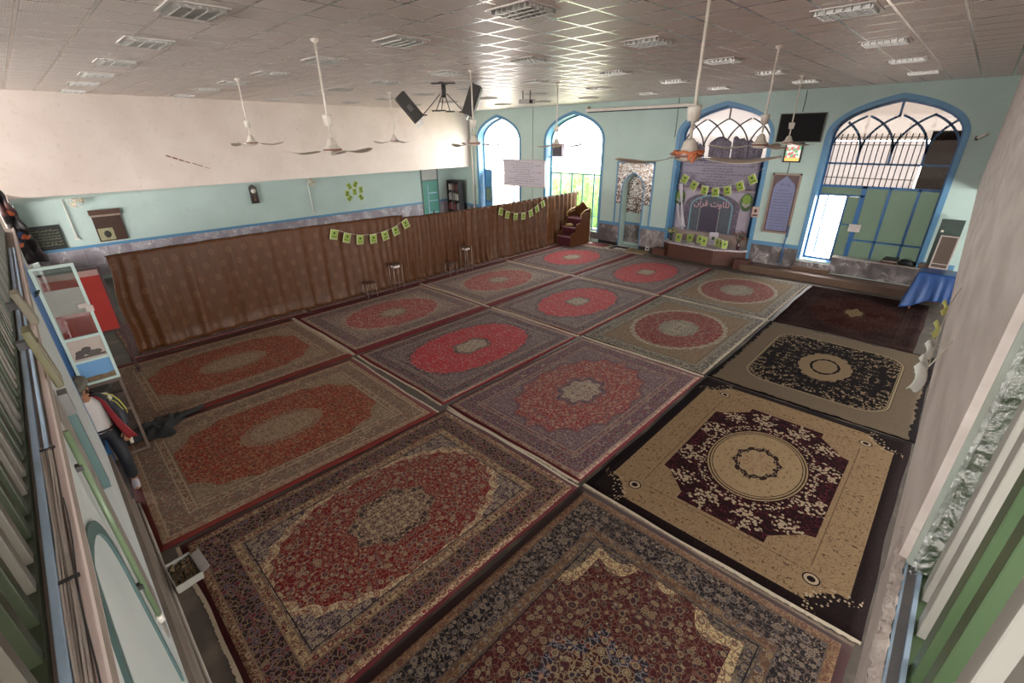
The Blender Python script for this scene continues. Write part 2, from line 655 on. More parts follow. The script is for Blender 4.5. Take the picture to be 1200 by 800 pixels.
z_light = Z(('#6a1622',) * 4, ('#a08c80', CREAM, RED, '#bdaa94'), ('#574844', '#8f4a4c', '#8a8690', '#ac9a86'),
            ('#b3a292', '#7d2c35', '#5a4a50', '#8c746a'), ('#8c7870', '#c4b49e', '#6d4a50', '#ac9a8e'), ('#c4b59c', '#8a4a4c', '#8a6a6a', '#a48c80'),
            ('#a42c3a', '#d5b49c', '#6e3040', '#c47868'), ('#665456', '#c8baa2', '#93424c', '#b0a08e'), ('#b5a593', '#d0c2a6', '#7b4450', '#8b7c70'))
z_olive = Z((BLK,) * 4, ('#8a8070', CREAM, '#4a2a26', '#aca088'), ('#2c2a2a', '#7c746a', '#b4a68c', '#8a8274'),
            ('#8a7e6a', '#3a2a26', '#ac9e84', '#5c5248'), ('#76664e', '#9c845e', '#6e3830', '#8c7a5e'), ('#c0b49a', '#6a5a48', '#8a7862', '#5a4a40'),
            ('#76101a', '#b48c70', '#38181a', '#8a4640'), ('#8a8074', '#3b3430', '#c4b69a', '#5c544a'), ('#968c7a', '#4a4238', '#c8ba9c', '#6b6254'))
z_orange = Z(('#6a221e',) * 4, ('#988268', '#bda688', '#8a4434', '#b49c7e'), ('#806c5a', '#9c6450', '#66625a', '#b49e84'),
             ('#a28b70', '#7c4034', '#66584e', '#bca280'), ('#8e7862', '#b49c7e', '#6c5850', '#aa927a'), ('#82705c', '#ae9676', '#6c4638', '#b8a082'),
             ('#902818', '#bc9068', '#44302c', '#a8684a'), ('#84604c', '#b49c7e', '#8c4a38', '#a38a70'), ('#98806a', '#bca282', '#7c4e3c', '#ae967a'))
z_fore = Z(('#33191a',) * 4, ('#6c4c38', '#94795a', '#5a2a22', '#84694c'), ('#15131a', '#605a5c', '#94806a', '#5c4c42'),
           ('#5f4332', '#4a4e5c', '#9c8460', '#7c6044'), ('#3c3436', '#66605e', '#8c7658', '#665644'), ('#bea67c', '#3c3c44', '#8a5a44', '#7c6650'),
           ('#460f14', '#a08a68', '#242430', '#6c4638'), ('#1c1d28', '#ac9672', '#6c2626', '#787278'), ('#42191d', '#b09c78', '#2b2e3c', '#8c7254'))
z_dark = Z(('#180b0e',) * 4, ('#2a1c1b', '#463630', '#34141a', '#3c302c'), ('#1c1214', '#3c1e20', '#302c30', '#382c28'),
           ('#2e201e', '#3c1e20', '#1d1c20', '#3c302c'), ('#251a1c', '#3c302e', '#30141a', '#322826'), ('#322422', '#483830', '#281216', '#3c2e2c'),
           ('#2e0e13', '#523c30', '#1c1216', '#3c2824'), ('#281e1c', '#7c6c50', '#341418', '#4c3c30'), ('#7a694e', '#a8946e', '#3a2222', '#5a4a3c'))


def frame_rug_mat(name, w, l):
    """dark carpet with a broad beige frame, cut corners, bouquets and a round medallion"""
    t = T(name); v = t.coord('Object'); x, y, z = t.sep(v)
    au = x.abs(); av = y.abs()
    q = t.comb(au, av, 0.0)
    n1 = t.noise(q, 9.0, 3.0)
    eu = au * -1.0 + w / 2; ev = av * -1.0 + l / 2
    e = eu.min(ev)
    dark = srgb('#180f10'); plum = srgb('#1f0c10'); beige = srgb('#80694f'); bei2 = srgb('#8c765a'); lite = srgb('#988670')
    scroll = t.vor(q, 16.0, 'DISTANCE_TO_EDGE')['Distance']
    sv = t.vor(q, 24.0)
    # ground
    col = t.mix((scroll < 0.03) * (e > 0.03), dark, srgb('#241816'))
    # frame: rectangle with scooped corners
    cd = (((eu - 0.10) ** 2.0 + (ev - 0.10) ** 2.0)).sqrt()
    fr = (eu > 0.16 + 0.0) * (ev > 0.15) * (cd > (n1 * 0.30 + 0.22))
    wm = t.vor(q, 9.0, 'DISTANCE_TO_EDGE')['Distance']
    wv = t.noise(q, 14.0, 1.0).near(0.5, 0.012)
    fcol = t.mix(wv, beige, srgb('#4a3b2b'))
    fcol = t.mix((sv['Distance'] < 0.16) * (t.sep(sv['Color'])[0] > 0.6), fcol, srgb('#4a3a2c'))
    fcol = t.mix((wm < 0.012) * (n1 > 0.52), fcol, srgb('#5e4a34'))
    col = t.mix(fr, col, fcol)
    # scrolls around scooped corners
    sc1 = cd.near(0.33, 0.10) * (sv['Distance'] < 0.32) * (e > 0.05)
    col = t.mix(sc1, col, lite)
    # small dark cartouche in each frame corner
    k = (((eu - 0.50) ** 2.0 + (ev - 0.46) ** 2.0)).sqrt()
    col = t.mix(k < 0.085, col, dark)
    col = t.mix(k.near(0.055, 0.015), col, lite)
    # inner field with notched corners
    iu = eu - 0.60; iv = ev - 0.62
    notch = (iu < 0.34) * (iv < 0.40)
    scoop = (((iu + 0.12) ** 2.0 + (iv + 0.12) ** 2.0)).sqrt() < 0.62
    inn = (iu > 0.0) * (iv > 0.0)
    cut = (scoop * ((iu < 0.30) + (iv < 0.36)).clamp() * (iu < 0.42) * (iv < 0.52) * (iu + iv < 0.56))
    fld = inn * (cut * -1.0 + 1.0)
    lin = (iu.min(iv)).near(-0.06, 0.006) * (k > 0.2)
    col = t.mix(lin * fr, col, srgb('#5a4834'))
    n2 = t.noise(q, 7.0, 2.0)
    fc = t.mix(n2.near(0.5, 0.018), plum, srgb('#43191f'))
    fc = t.mix((t.noise(q, 5.0, 0.0)).near(0.45, 0.012), fc, srgb('#34161a'))
    # bouquets
    for (bx_, by_, br) in ((0.26, 1.20, 0.19), (0.64, 0.98, 0.18), (0.80, 0.42, 0.19)):
        d = (((au - bx_) ** 2.0) * 1.0 + ((av - by_) ** 2.0) * 0.8).sqrt()
        m = (d + (n1 - 0.5) * 0.42) < br * 0.86
        m = m * (sv['Distance'] < 0.50)
        fc = t.mix(m, fc, lite)
        fc = t.mix(m * (sv['Distance'] < 0.12), fc, srgb('#6a4f3c'))
    # medallion
    a, b = 0.62, 0.86
    qd = ((au / a) ** 2.0 + (av / b) ** 2.0).sqrt()
    ang = (av / b).atan2(au / a)
    petals = (qd + (ang * 22.0).cos().abs() * 0.05 - 0.03).near(1.12, 0.085) * (sv['Distance'] < 0.42)
    fc = t.mix(petals, fc, lite)
    mc = t.mix(t.noise(q, 16.0, 1.0).near(0.5, 0.010), bei2, srgb('#57452f'))
    mc = t.mix((sv['Distance'] < 0.15), mc, srgb('#6a563c'))
    mc = t.mix(qd.near(0.955, 0.012), mc, dark)
    mc = t.mix(qd.near(0.90, 0.008), mc, dark)
    wr = (qd + (ang * 10.0).cos() * 0.03 + (n1 - 0.5) * 0.12)
    mc = t.mix(wr.near(0.42, 0.05), mc, srgb('#2a1c18'))
    mc = t.mix(wr.near(0.42, 0.05) * (sv['Distance'] < 0.25), mc, lite)
    mc = t.mix((wr < 0.30) * (sv['Distance'] < 0.3), mc, srgb('#7a4c44'))
    fc = t.mix(qd < 1.0, fc, mc)
    col = t.mix(fld, col, fc)
    t.base(col); t.set(rough=0.9, sheen=0.0, spec=0.06)
    t.bump(t.noise(v, 120.0, 2.0), 0.2, 0.004)
    return t.mat


def round_rug_mat(name, w, l):
    """beige carpet, rounded black field full of pale blossoms, oval medallion"""
    t = T(name); v = t.coord('Object'); x, y, z = t.sep(v)
    au = x.abs(); av = y.abs(); q = t.comb(au, av, 3.0)
    eu = au * -1.0 + w / 2; ev = av * -1.0 + l / 2; e = eu.min(ev)
    n1 = t.noise(q, 8.0, 3.0); sv = t.vor(q, 9.0); s2 = t.vor(q, 24.0)
    be = srgb('#5e5244'); dk = srgb('#120c0d'); lt = srgb('#7c6a54')
    col = t.mix(t.noise(q, 13.0, 1.0).near(0.5, 0.02), be, srgb('#5a4c3c'))
    col = t.mix((s2['Distance'] < 0.2), col, srgb('#6c5c48'))
    # wavy dark rim
    rim = (e + (t.vor(q, 7.0)['Distance'] - 0.4) * 0.10)
    col = t.mix(rim < 0.10, col, dk)
    # rounded rectangle
    hu, hv, r = w / 2 - 0.46, l / 2 - 0.60, 0.42
    du = (au - (hu - r)).max(0.0); dv = (av - (hv - r)).max(0.0)
    rd = (du ** 2.0 + dv ** 2.0).sqrt() - r
    rd = rd.max(au - hu).max(av - hv)
    col = t.mix(rd < 0.055, col, srgb('#84745c'))
    col = t.mix(rd.near(0.055, 0.006), col, srgb('#3a2f26'))
    col = t.mix(rd.near(0.015, 0.006), col, srgb('#3a2f26'))
    a, b = 0.42, 0.66
    qd = ((au / a) ** 2.0 + (av / b) ** 2.0).sqrt()
    corner = (((au / hu) ** 2.0 + (av / hv) ** 2.0).sqrt() - 1.0)
    dens = (corner * 0.85 + 0.56 + (n1 - 0.5) * 0.7)
    fm = sv['Distance'] < dens
    fm2 = s2['Distance'] < 0.46
    fc = t.mix(fm * (fm2), dk, lt)
    fc = t.mix((s2['Distance'] < 0.34) * (qd < 1.9) * (n1 > 0.5), fc, lt)
    fc = t.mix(qd + (n1 - 0.5) * 0.4 < 1.05, fc, srgb('#705e48'))
    fc = t.mix((qd + (n1 - 0.5) * 0.15).near(0.55, 0.05), fc, dk)
    fc = t.mix((qd < 0.45) * (s2['Distance'] < 0.2), fc, srgb('#5c4434'))
    col = t.mix(rd < 0.0, col, fc)
    t.base(col); t.set(rough=0.9, sheen=0.0, spec=0.06)
    t.bump(t.noise(v, 120.0, 2.0), 0.2, 0.004)
    return t.mat


m_fringe = paint('fringe', '#b5a793', 0.9, var=0.25, scale=60, bump=0.3)
m_fringe2 = paint('fringe_dark', '#6f5c4e', 0.9, var=0.3, scale=60, bump=0.3)


def rug(x0, x1, y0, y1, mat_fn, label, rotz=0.0, z=0.0, fr=(1, 1), seed=0, fmat=None, skew=0.0):
    w, l = x1 - x0, y1 - y0
    t = thing('carpet', label, 'carpet', ((x0 + x1) / 2, (y0 + y1) / 2, z), rotz, 'patterned carpets laid edge to edge')
    rnd = random.Random(seed)
    ph = [rnd.uniform(0, 6.28) for _ in range(4)]

    def f(u, v):
        X_ = (u - 0.5) * w; Y_ = (v - 0.5) * l
        X_ += (0.012 * math.sin(v * 7 + ph[0]) + 0.006 * math.sin(v * 19 + ph[1])) * (1 if u > 0.5 else -1) * abs(u - 0.5) * 2
        Y_ += (0.014 * math.sin(u * 6 + ph[2]) + 0.006 * math.sin(u * 17 + ph[3])) * abs(v - 0.5) * 2 + skew * X_
        zz = 0.012 + 0.0025 * math.sin(X_ * 3.1 + ph[0]) * math.sin(Y_ * 2.3 + ph[1])
        return (X_, Y_, zz)
    mb = MB(); mb.sheet(f, 26, 34, 0.010)
    obj('pile', mb, mat_fn, t)
    for s, on in ((0, fr[0]), (1, fr[1])):
        if not on: continue
        fb = MB()
        n = 150
        top = [];
        for i in range(n + 1):
            p = f(i / n, s)
            out = (0.030 + 0.016 * rnd.random()) * (1 if s else -1)
            top.append(((p[0], p[1]), (p[0] + rnd.uniform(-.006, .006), p[1] + out)))
        A = [fb.bm.verts.new((a[0], a[1], 0.0125)) for a, b in top]
        B = [fb.bm.verts.new((b[0], b[1], 0.004 + 0.004 * rnd.random())) for a, b in top]
        C_ = [fb.bm.verts.new((b[0], b[1], 0.001)) for a, b in top]
        for i in range(n):
            fb.bm.faces.new((A[i], A[i + 1], B[i + 1], B[i])); fb.bm.faces.new((B[i], B[i + 1], C_[i + 1], C_[i]))
        obj('fringe', fb, fmat or m_fringe, t)
    return t

# ------------------------------------------------------------ materials of the hall
def ceil_mat():
    t = T('ceiling_tiles'); v = t.coord('Object'); x, y, z = t.sep(v)
    fx = (x / 0.525).fract(); fy = (y / 0.5).fract()
    ex = fx.min(fx * -1.0 + 1.0) * 0.525; ey = fy.min(fy * -1.0 + 1.0) * 0.5
    e = ex.min(ey)
    seam = e < 0.013
    groove = e.near(0.016, 0.0035)
    dots = t.vmath('MULTIPLY', v, (45.0, 45.0, 0.0))
    dx, dy, dz = t.sep(dots)
    dd = (((dx.fract() - 0.5) ** 2.0) + ((dy.fract() - 0.5) ** 2.0)).sqrt() < 0.20
    n = t.noise(v, 0.8, 4.0)
    tile = t.mix(n, srgb('#e4d8d1'), srgb('#ece2dc'))
    tile = t.mix(dd * (e > 0.04) * 0.30, tile, srgb('#5c544e'))
    tile = t.mix(groove * 0.45, tile, srgb('#4c4540'))
    col = t.mix(seam, tile, srgb('#a8a098'))
    t.base(col)
    t.link((seam * -0.26 + 0.50), 'Roughness')
    t.link(seam * 0.7, 'Metallic')
    t.set(spec=0.5)
    # tiles sag and tip a little between the bars
    c = t.noise(t.comb((x / 0.525).floor(), (y / 0.5).floor(), 0.0), 3.1, 0.0)
    h = (e.min(0.03) * 6.0) + (fx * (c - 0.5) + fy * (c - 0.45)) * 0.07 + t.noise(v, 4.0, 2.0) * 0.03
    t.bump(h, 0.18, 0.02)
    return t.mat


def plaster_mat(name, c1, c2, crack=False, stretch=(1, 1, 1)):
    t = T(name); v = t.coord('Object'); s = t.vmath('MULTIPLY', v, stretch)
    n = t.noise(s, 1.1, 6.0); n2 = t.noise(s, 9.0, 5.0)
    col = t.mix(((n - 0.35) * 2.2).clamp(), srgb(c1), srgb(c2))
    col = t.mix(((n2 - 0.60) * 1.8).clamp(), col, srgb('#9a8c80'))
    t.base(col); t.set(rough=0.6, spec=0.3)
    t.bump(t.noise(v, 5.0, 6.0), 0.25, 0.02)
    return t.mat


def marble_mat(name='grey_marble', c1='#5d5757', c2='#8f8787', c3='#b5aeab'):
    t = T(name); v = t.coord('Object')
    w = t.noise(v, 1.6, 6.0, col=True)
    q = t.vmath('ADD', v, t.vmath('MULTIPLY', w, (0.9, 0.9, 0.9)))
    a = t.noise(q, 2.2, 8.0)
    b = t.vor(q, 2.6, 'DISTANCE_TO_EDGE')['Distance']
    col = t.mix(((a - 0.4) * 4).clamp(), srgb(c1), srgb(c2))
    col = t.mix((b < 0.02) * (a > 0.5), col, srgb(c3))
    x, y, z = t.sep(v)
    sl = ((x + y) / 0.62).fract()
    col = t.mix(sl < 0.012, col, srgb('#403c3c'))
    t.base(col); t.set(rough=0.28, spec=0.5)
    return t.mat


def mosaic_mat():
    t = T('mirror_mosaic'); v = t.coord('Object')
    a = t.vor(v, 22.0, 'F1'); r, g, b = t.sep(a['Color'])
    ed = t.vor(v, 22.0, 'DISTANCE_TO_EDGE')['Distance']
    col = t.mix(r > 0.55, srgb('#e4e0da'), srgb('#a08a7c'))
    col = t.mix(g > 0.72, col, srgb('#54443c'))
    col = t.mix(b > 0.8, col, srgb('#ece9e4'))
    col = t.mix(ed < 0.05, col, srgb('#3a302a'))
    t.base(col); t.link((r * 0.3 + 0.1), 'Roughness'); t.link((r > 0.5) * 0.7, 'Metallic')
    n = t.bump(g * 1.0, 0.6, 0.02)
    return t.mat


def curtain_mat():
    t = T('brown_curtain'); v = t.coord('Object'); x, y, z = t.sep(v)
    py = y / 0.36; pz = z / 0.30
    row = pz.floor()
    off = (row * 0.5).fract()
    fy = ((py + off).fract() - 0.5) * 0.36; fz = (pz.fract() - 0.5) * 0.30
    d = ((fy / 0.062) ** 2.0 + (fz / 0.075) ** 2.0).sqrt()
    stem = (fy.abs() < 0.006) * (fz < -0.05) * (fz > -0.11)
    ring = d.near(0.82, 0.16)
    n = t.noise(t.vmath('MULTIPLY', v, (1, 1, .12)), 30.0, 3.0)
    col = t.mix(n, srgb('#46270f'), srgb('#5e3717'))
    col = t.mix(((d < 0.95) + stem).clamp() * 0.30, col, srgb('#6e4c32'))
    col = t.mix(ring * 0.22, col, srgb('#7c5a3e'))
    t.base(col); t.set(rough=0.5, sheen=0.22, spec=0.35)
    t.p.inputs['Sheen Tint'].default_value = (*srgb('#c98a52'), 1)
    return t.mat


m_ceil = ceil_mat()
m_aqua = plaster_mat('aqua_wall_paint', '#a9bdb6', '#b3c6bf')
m_white = plaster_mat('white_plaster', '#cdbfb6', '#dacec6')
m_white2 = plaster_mat('streaked_plaster', '#c6bab3', '#e6dcd6', stretch=(1, 1.4, 5.5))
m_marble = marble_mat()
m_mosaic = mosaic_mat()
m_curtain = curtain_mat()
m_blue = paint('blue_gloss_paint', '#5585a8', 0.45, var=0.1, scale=3)
m_blue2 = paint('deep_blue_frame_paint', '#2c5a88', 0.35, var=0.12, scale=3)
m_ltblue = paint('pale_blue_paint', '#a3bcd4', 0.45, var=0.14, scale=9, dirt='#56657a', dirt_amt=0.5)
m_floor = paint('dusty_floor_tiles', '#4a423b', 0.6, var=0.3, scale=7, bump=0.2, dirt='#75695c', dirt_amt=0.8)
m_brown = paint('brown_step_tiles', '#5c4638', 0.45, var=0.2, scale=5)
m_black = paint('black_paint', '#171514', 0.5, var=0.2)
m_dark = paint('dark_grey', '#2c2a2a', 0.55, var=0.2)
m_wmetal = paint('white_enamel', '#cfc8bf', 0.35, var=0.08)
m_cream = paint('cream_plastic', '#b5a98c', 0.45, var=0.1)
m_steel = paint('steel', '#9a9896', 0.3, metal=0.9, var=0.1)
m_wood = paint('brown_wood', '#6b4526', 0.45, var=0.25, scale=8, stretch=(1, 1, 6))
m_green = paint('green_gloss_paint', '#4f6446', 0.35, var=0.15, scale=4, bump=0.1)
m_greyp = paint('grey_gloss_paint', '#a3a199', 0.4, var=0.1, scale=5)
m_teal = paint('teal_paint', '#48605e', 0.5, var=0.12)
m_mint = paint('mint_frame_paint', '#b9cfc8', 0.4, var=0.06)
m_glass = glassy('clear_glass', (0.96, 0.98, 0.98), 0.03)
m_frost = glassy('frosted_green_glass', (0.4, 0.48, 0.44), 0.02, 0.90, (0.11, 0.135, 0.11))
m_frostw = glassy('milky_glass', (0.8, 0.78, 0.78), 0.02, 0.90, (0.36, 0.34, 0.335))
m_frostb = glassy('dim_upper_glass', (0.6, 0.57, 0.54), 0.02, 0.80, (0.20, 0.17, 0.155))
m_frostd = glassy('dark_glass', (0.18, 0.16, 0.15), 0.03, 0.8, (0.03, 0.025, 0.023))

# ------------------------------------------------------------ room shell
YF = 17.0          # far wall face
TH = 0.5
CZ = 5.46
XR = 0.15          # right gallery front
YN = -0.235        # near wall face


def xf(y):         # left gallery front, slightly out of square with the hall
    return -16.6 - (y + 0.2) * (2.75 / 17.2)


mb = MB(); mb.bx(-21.6, 5.0, -5.0, 17.6, -0.2, 0.0); struct('floor', mb, m_floor)
mb = MB(); mb.bx(-21.6, 5.0, -5.0, 17.6, CZ, CZ + 0.2); struct('ceiling', mb, m_ceil)

A1 = (-18.72, -15.86, 0.10, 4.10, 5.12)
A2 = (-14.2, -11.25, 0.40, 4.10, 5.10)
A3 = (-7.98, -5.02, 0.02, 4.25, 5.14)
A4 = (-3.37, -0.49, 0.55, 4.20, 5.10)
MI = (-10.13, -9.19, 0.0, 2.30, 2.90)
holes = [arch_pts(*a) for a in (A1, A2, A3, A4)] + [arch_pts(*MI)]
holes[4] = [(x, max(z, -0.001)) for x, z in holes[4]]
outer = [(-21.6, -0.2), (5.0, -0.2), (5.0, 5.66), (-21.6, 5.66)]
# niche and door holes reach the floor, so keep them inside the outline
holes = [[(x, max(z, 0.02)) for x, z in h] for h in holes]
me = fill_curve(outer, holes, YF, YF + TH)
w = obj('wall_far', me, [m_aqua, m_blue]); w['kind'] = 'structure'
for p in w.data.polygons:
    n = p.normal; c = p.center
    if abs(n.y) < 0.4 and -20 < c.x < 1 and 0.1 < c.z < 5.3 and YF < c.y < YF + TH and not (MI[0] - .1 < c.x < MI[1] + .1):
        p.material_index = 1
# niche back of the mihrab and of the banner arch
mb = MB(); mb.bx(MI[0] - 0.1, MI[1] + 0.1, YF + 0.42, YF + 0.6, 0, 3.0); struct('trim_1', mb, m_aqua)

# arch casings
for i, a in enumerate((A1, A2, A3, A4)):
    inn = arch_pts(*a)
    out = arch_pts(a[0] - 0.125, a[1] + 0.125, a[2], a[3], a[4] + 0.13)
    mb = MB(); mb.band(inn, out, YF - 0.015, YF + 0.01)
    struct('trim_%d' % (i + 2), mb, m_blue)

# dado: marble with a blue line above, plinth below
segs = [(-20.9, A1[0] - .12), (A1[1] + .12, A2[0] - .12), (A2[1] + .12, MI[0]), (MI[1], -8.1), (-4.9, A4[0] - .1), (A4[1] + .1, 0.3)]
mb = MB(); mb2 = MB(); mb3 = MB()
for a, b in segs:
    mb.bx(a, b, YF - 0.03, YF + 0.005, 0.14, 0.84)
    mb2.bx(a, b, YF - 0.034, YF + 0.004, 0.84, 0.96)
    mb3.bx(a, b, YF - 0.025, YF + 0.004, 0.0, 0.14)
mb.bx(A2[0] - .12, A2[1] + .12, YF - 0.03, YF + 0.3, 0.14, 0.42)
mb.bx(-2.5, A4[1] + .1, YF - 0.03, YF + 0.3, 0.25, 0.74)
mb.bx(A4[0] - .1, -2.5, YF - 0.12, YF + 0.3, 0.25, 0.50)
struct('trim_6', mb, m_marble); struct('trim_7', mb2, m_blue); struct('baseboard_far', mb3, m_black)
mb = MB(); mb.bx(-2.5, A4[1] + .1, YF - 0.06, YF + 0.3, 0.74, 0.77); struct('trim_8', mb, paint('pale_sill_stone', '#a89c92', 0.4))
mb = MB(); mb.bx(-4.95, 0.3, 16.38, YF, 0, 0.22, bev=0.01); mb.bx(-3.5, -2.45, 16.75, YF, 0.22, 0.36, bev=0.01); struct('trim_9', mb, m_brown)

# left gallery: front, soffit, recess wall
mb = MB()
ya, yb = -0.4, 17.05
v0 = [(xf(ya), ya, 3.1), (xf(yb), yb, 2.86), (xf(yb), yb, CZ + 0.02), (xf(ya), ya, CZ + 0.02)]
v1 = [(p[0] - 0.25, p[1], p[2]) for p in v0]
for f in ((0, 1, 2, 3),): mb.face([v0[i] for i in f])
mb.face([v1[i] for i in (3, 2, 1, 0)])
for i in range(4):
    j = (i + 1) % 4
    mb.face([v0[i], v1[i], v1[j], v0[j]])
struct('wall_left', mb, m_white)
mb = MB()
mb.prism([(xf(ya) - 0.2, ya), (-21.6, ya), (-21.6, yb), (xf(yb) - 0.2, yb)], 2.98, 3.12, 'z')
struct('trim_10', mb, plaster_mat('soffit_paint', '#a9b9b2', '#b5c4bd'))
XL = -20.8
mb = MB(); mb.bx(XL - 0.2, XL, -0.4, 17.0, 0.0, 3.1); struct('wall_recess', mb, plaster_mat('light_aqua_paint', '#adbdb8', '#b6c6c1'))
mb = MB(); mb.bx(XL, XL + 0.03, -0.23, 14.72, 0.1, 1.08); mb.bx(XL, XL + 0.03, 15.9, 17.0, 0.1, 1.08); struct('trim_11', mb, marble_mat('pale_lilac_marble', '#8a8088', '#aaa2aa', '#c9c4c6'))
mb = MB(); mb.bx(XL, XL + 0.035, -0.23, 14.72, 1.08, 1.17); mb.bx(XL, XL + 0.035, 15.9, 17.0, 1.08, 1.17); struct('trim_12', mb, m_blue)
# scar in the plaster
mb = MB()
for k, (yy, zz, s_) in enumerate(((3.35, 3.92, .05), (3.5, 3.86, .06), (3.65, 3.80, .05), (3.8, 3.74, .04), (3.98, 3.68, .03), (4.12, 3.62, .03), (4.3, 3.55, .02))):
    mb.box((xf(yy) + 0.004, yy, zz), (0.006, 0.17, s_ * 0.7), (R(-22), 0, 0))
struct('trim_13', mb, paint('rust_scar', '#7a4a32', 0.8, var=0.4, scale=30))

# near wall, with a doorway
DX0, DX1, DH = -8.12, -6.85, 3.0
mb = MB()
mb.bx(-12.6, DX0, YN - 0.35, YN, 0, 3.06); mb.bx(-21.4, -20.3, YN - 0.35, YN, 0, 3.06); mb.bx(-20.3, -12.6, YN - 0.35, YN, 0, 0.9); mb.bx(-20.3, -12.6, YN - 0.35, YN, 2.7, 3.06)  # unseen gap left at the recess end to let sky light in
mb.bx(DX1, 4.6, YN - 0.35, YN, 0, 3.06)
mb.bx(DX0, DX1, YN - 0.35, YN, DH, 3.06)
struct('wall_near', mb, plaster_mat('grey_white_paint', '#aab0ad', '#b9bdb9'))
mb = MB()
mb.bx(-21.4, DX0, YN, YN + 0.012, 0, 0.9); struct('trim_14', mb, m_marble)
mb = MB(); mb.bx(DX0 - 0.0, DX0 + 0.05, YN - 0.36, YN + 0.02, 0, DH); mb.bx(DX1 - 0.05, DX1, YN - 0.36, YN + 0.005, 0, DH); mb.bx(DX0, DX1, YN - 0.36, YN + 0.01, DH - 0.05, DH)
struct('trim_15', mb, m_blue2)
# ledge above it (plaster nosing)
m_pink = plaster_mat('pinkish_plaster', '#c0aea8', '#cebdb6')
mb = MB()
mb.bx(-21.4, XR + 0.0, -0.224, -0.204, 3.165, 3.205, bev=0.004)
mb.bx(-21.4, XR + 0.0, -0.228, -0.214, 3.03, 3.17)
struct('trim_16', mb, m_pink)
mb = MB(); mb.bx(-21.4, XR, YN - 0.35, -0.21, 3.06, 3.195)
struct('trim_17', mb, paint('brown_ledge', '#85776c', 0.8, var=0.25, scale=8, dirt='#4a4038'))
# right gallery: front wall with an opening next to the camera, ledge under it
YO = 1.47
mb = MB(); mb.bx(XR, XR + 0.02, YO, 17.05, 3.0, CZ + 0.02); mb.bx(XR + .02, XR + 0.09, YO + .02, 17.05, 3.0, CZ + 0.02)
struct('wall_right', mb, m_white2)
mb = MB(); mb.bx(0.3, 4.6, -5, 17.0, 2.86, 3.0); struct('trim_18', mb, m_dark)
m_peel = T('peeling_plaster')
v = m_peel.coord('Object'); a_ = m_peel.vor(m_peel.vmath('ADD', v, m_peel.vmath('MULTIPLY', m_peel.noise(v, 20, 3, col=True), (0.08, 0.08, 0.08))), 30.0, 'DISTANCE_TO_EDGE')['Distance']
m_peel.base(m_peel.mix(m_peel.noise(v, 14.0, 4.0), srgb('#a39792'), srgb('#d2c6c0'))); m_peel.set(rough=0.5)
m_peel.bump(m_peel.noise(m_peel.vmath('MULTIPLY', v, (1, .6, 1)), 60.0, 6.0), 0.9, 0.01)
m_peel = m_peel.mat
mb = MB()


def peel(u, v_):
    y = -0.2 + u * (YO + 0.14 + 0.2)
    x = 0.142 + v_ * 0.025
    n = 0.004 * noise.noise(Vector((x * 70, y * 30, 0))) + 0.003 * noise.noise(Vector((x * 200, y * 90, 3)))
    return (x + n, y, 3.2 + n * 1.2)


mb.sheet(peel, 170, 5, 0.008)
mb.bx(0.146, 0.166, -0.2, YO + 0.13, 3.0, 3.194)
struct('trim_19', mb, m_peel)
mb = MB(); mb.bx(0.169, 0.175, -0.2, YO, 3.1, 3.204); mb.bx(0.197, 0.207, -0.2, YO, 3.1, 3.207); struct('trim_20', mb, m_ltblue)
mb = MB(); mb.bx(0.175, 0.197, -0.2, YO, 3.1, 3.196); struct('trim_21', mb, paint('grey_track', '#6c6a6c', 0.6, var=0.3, scale=20, dirt='#9a9088'))
mb = MB(); mb.bx(0.207, 0.33, -0.4, YO, 3.0, 3.195); struct('trim_22', mb, m_green)
# galleries' floors and outer walls, with unseen openings added to let sky light in
mb = MB(); mb.bx(-21.4, 0.3, -5.0, YN - 0.35, 2.86, 3.0); struct('trim_23', mb, paint('dark_gallery_floor', '#3c3a2c', 0.7, var=0.3, scale=4))


def strip_wall(name, axis, pos, a0, a1, th, mat, zw, piers):
    mb = MB()
    zz = [0] + [q for p in zw for q in p] + [CZ]
    for i in range(0, len(zz), 2):
        if axis == 'x': mb.bx(pos, pos + th, a0, a1, zz[i], zz[i + 1])
        else: mb.bx(a0, a1, pos - th, pos, zz[i], zz[i + 1])
    n = piers
    for k in range(n + 1):
        c = a0 + (a1 - a0) * k / n
        for (z0, z1) in zw:
            if axis == 'x': mb.bx(pos, pos + th, c - 0.35, c + 0.35, z0, z1)
            else: mb.bx(c - 0.35, c + 0.35, pos - th, pos, z0, z1)
    struct(name, mb, mat)


strip_wall('wall_outer_right', 'x', 4.0, -5.0, 17.0, 0.3, m_aqua, ((0.9, 2.5), (3.9, 5.1)), 6)
mb = MB(); mb.bx(-12.0, 4.3, -4.4, -4.1, 0, 4.05); mb.bx(-21.4, 4.3, -4.4, -4.1, 5.15, CZ); mb.bx(-21.4, -12, -4.4, -4.1, 2.86, 4.05); mb.bx(-21.4, -20.4, -4.4, -4.1, 0, 2.9); struct('wall_outer_near', mb, paint('dim_gallery_wall', '#6c6a5c', 0.8))  # gaps left here are unseen openings added to brighten hall and recess
mb = MB(); mb.bx(-21.6, -21.4, -5, 17.5, 0, CZ); struct('wall_outer_left', mb, m_aqua)
mb = MB(); mb.bx(-40, 20, 17.6, 60, -0.4, 0.08); struct('ground_outside', mb, paint('pale_paving', '#b5aa9c', 0.9, var=0.2, scale=0.8))

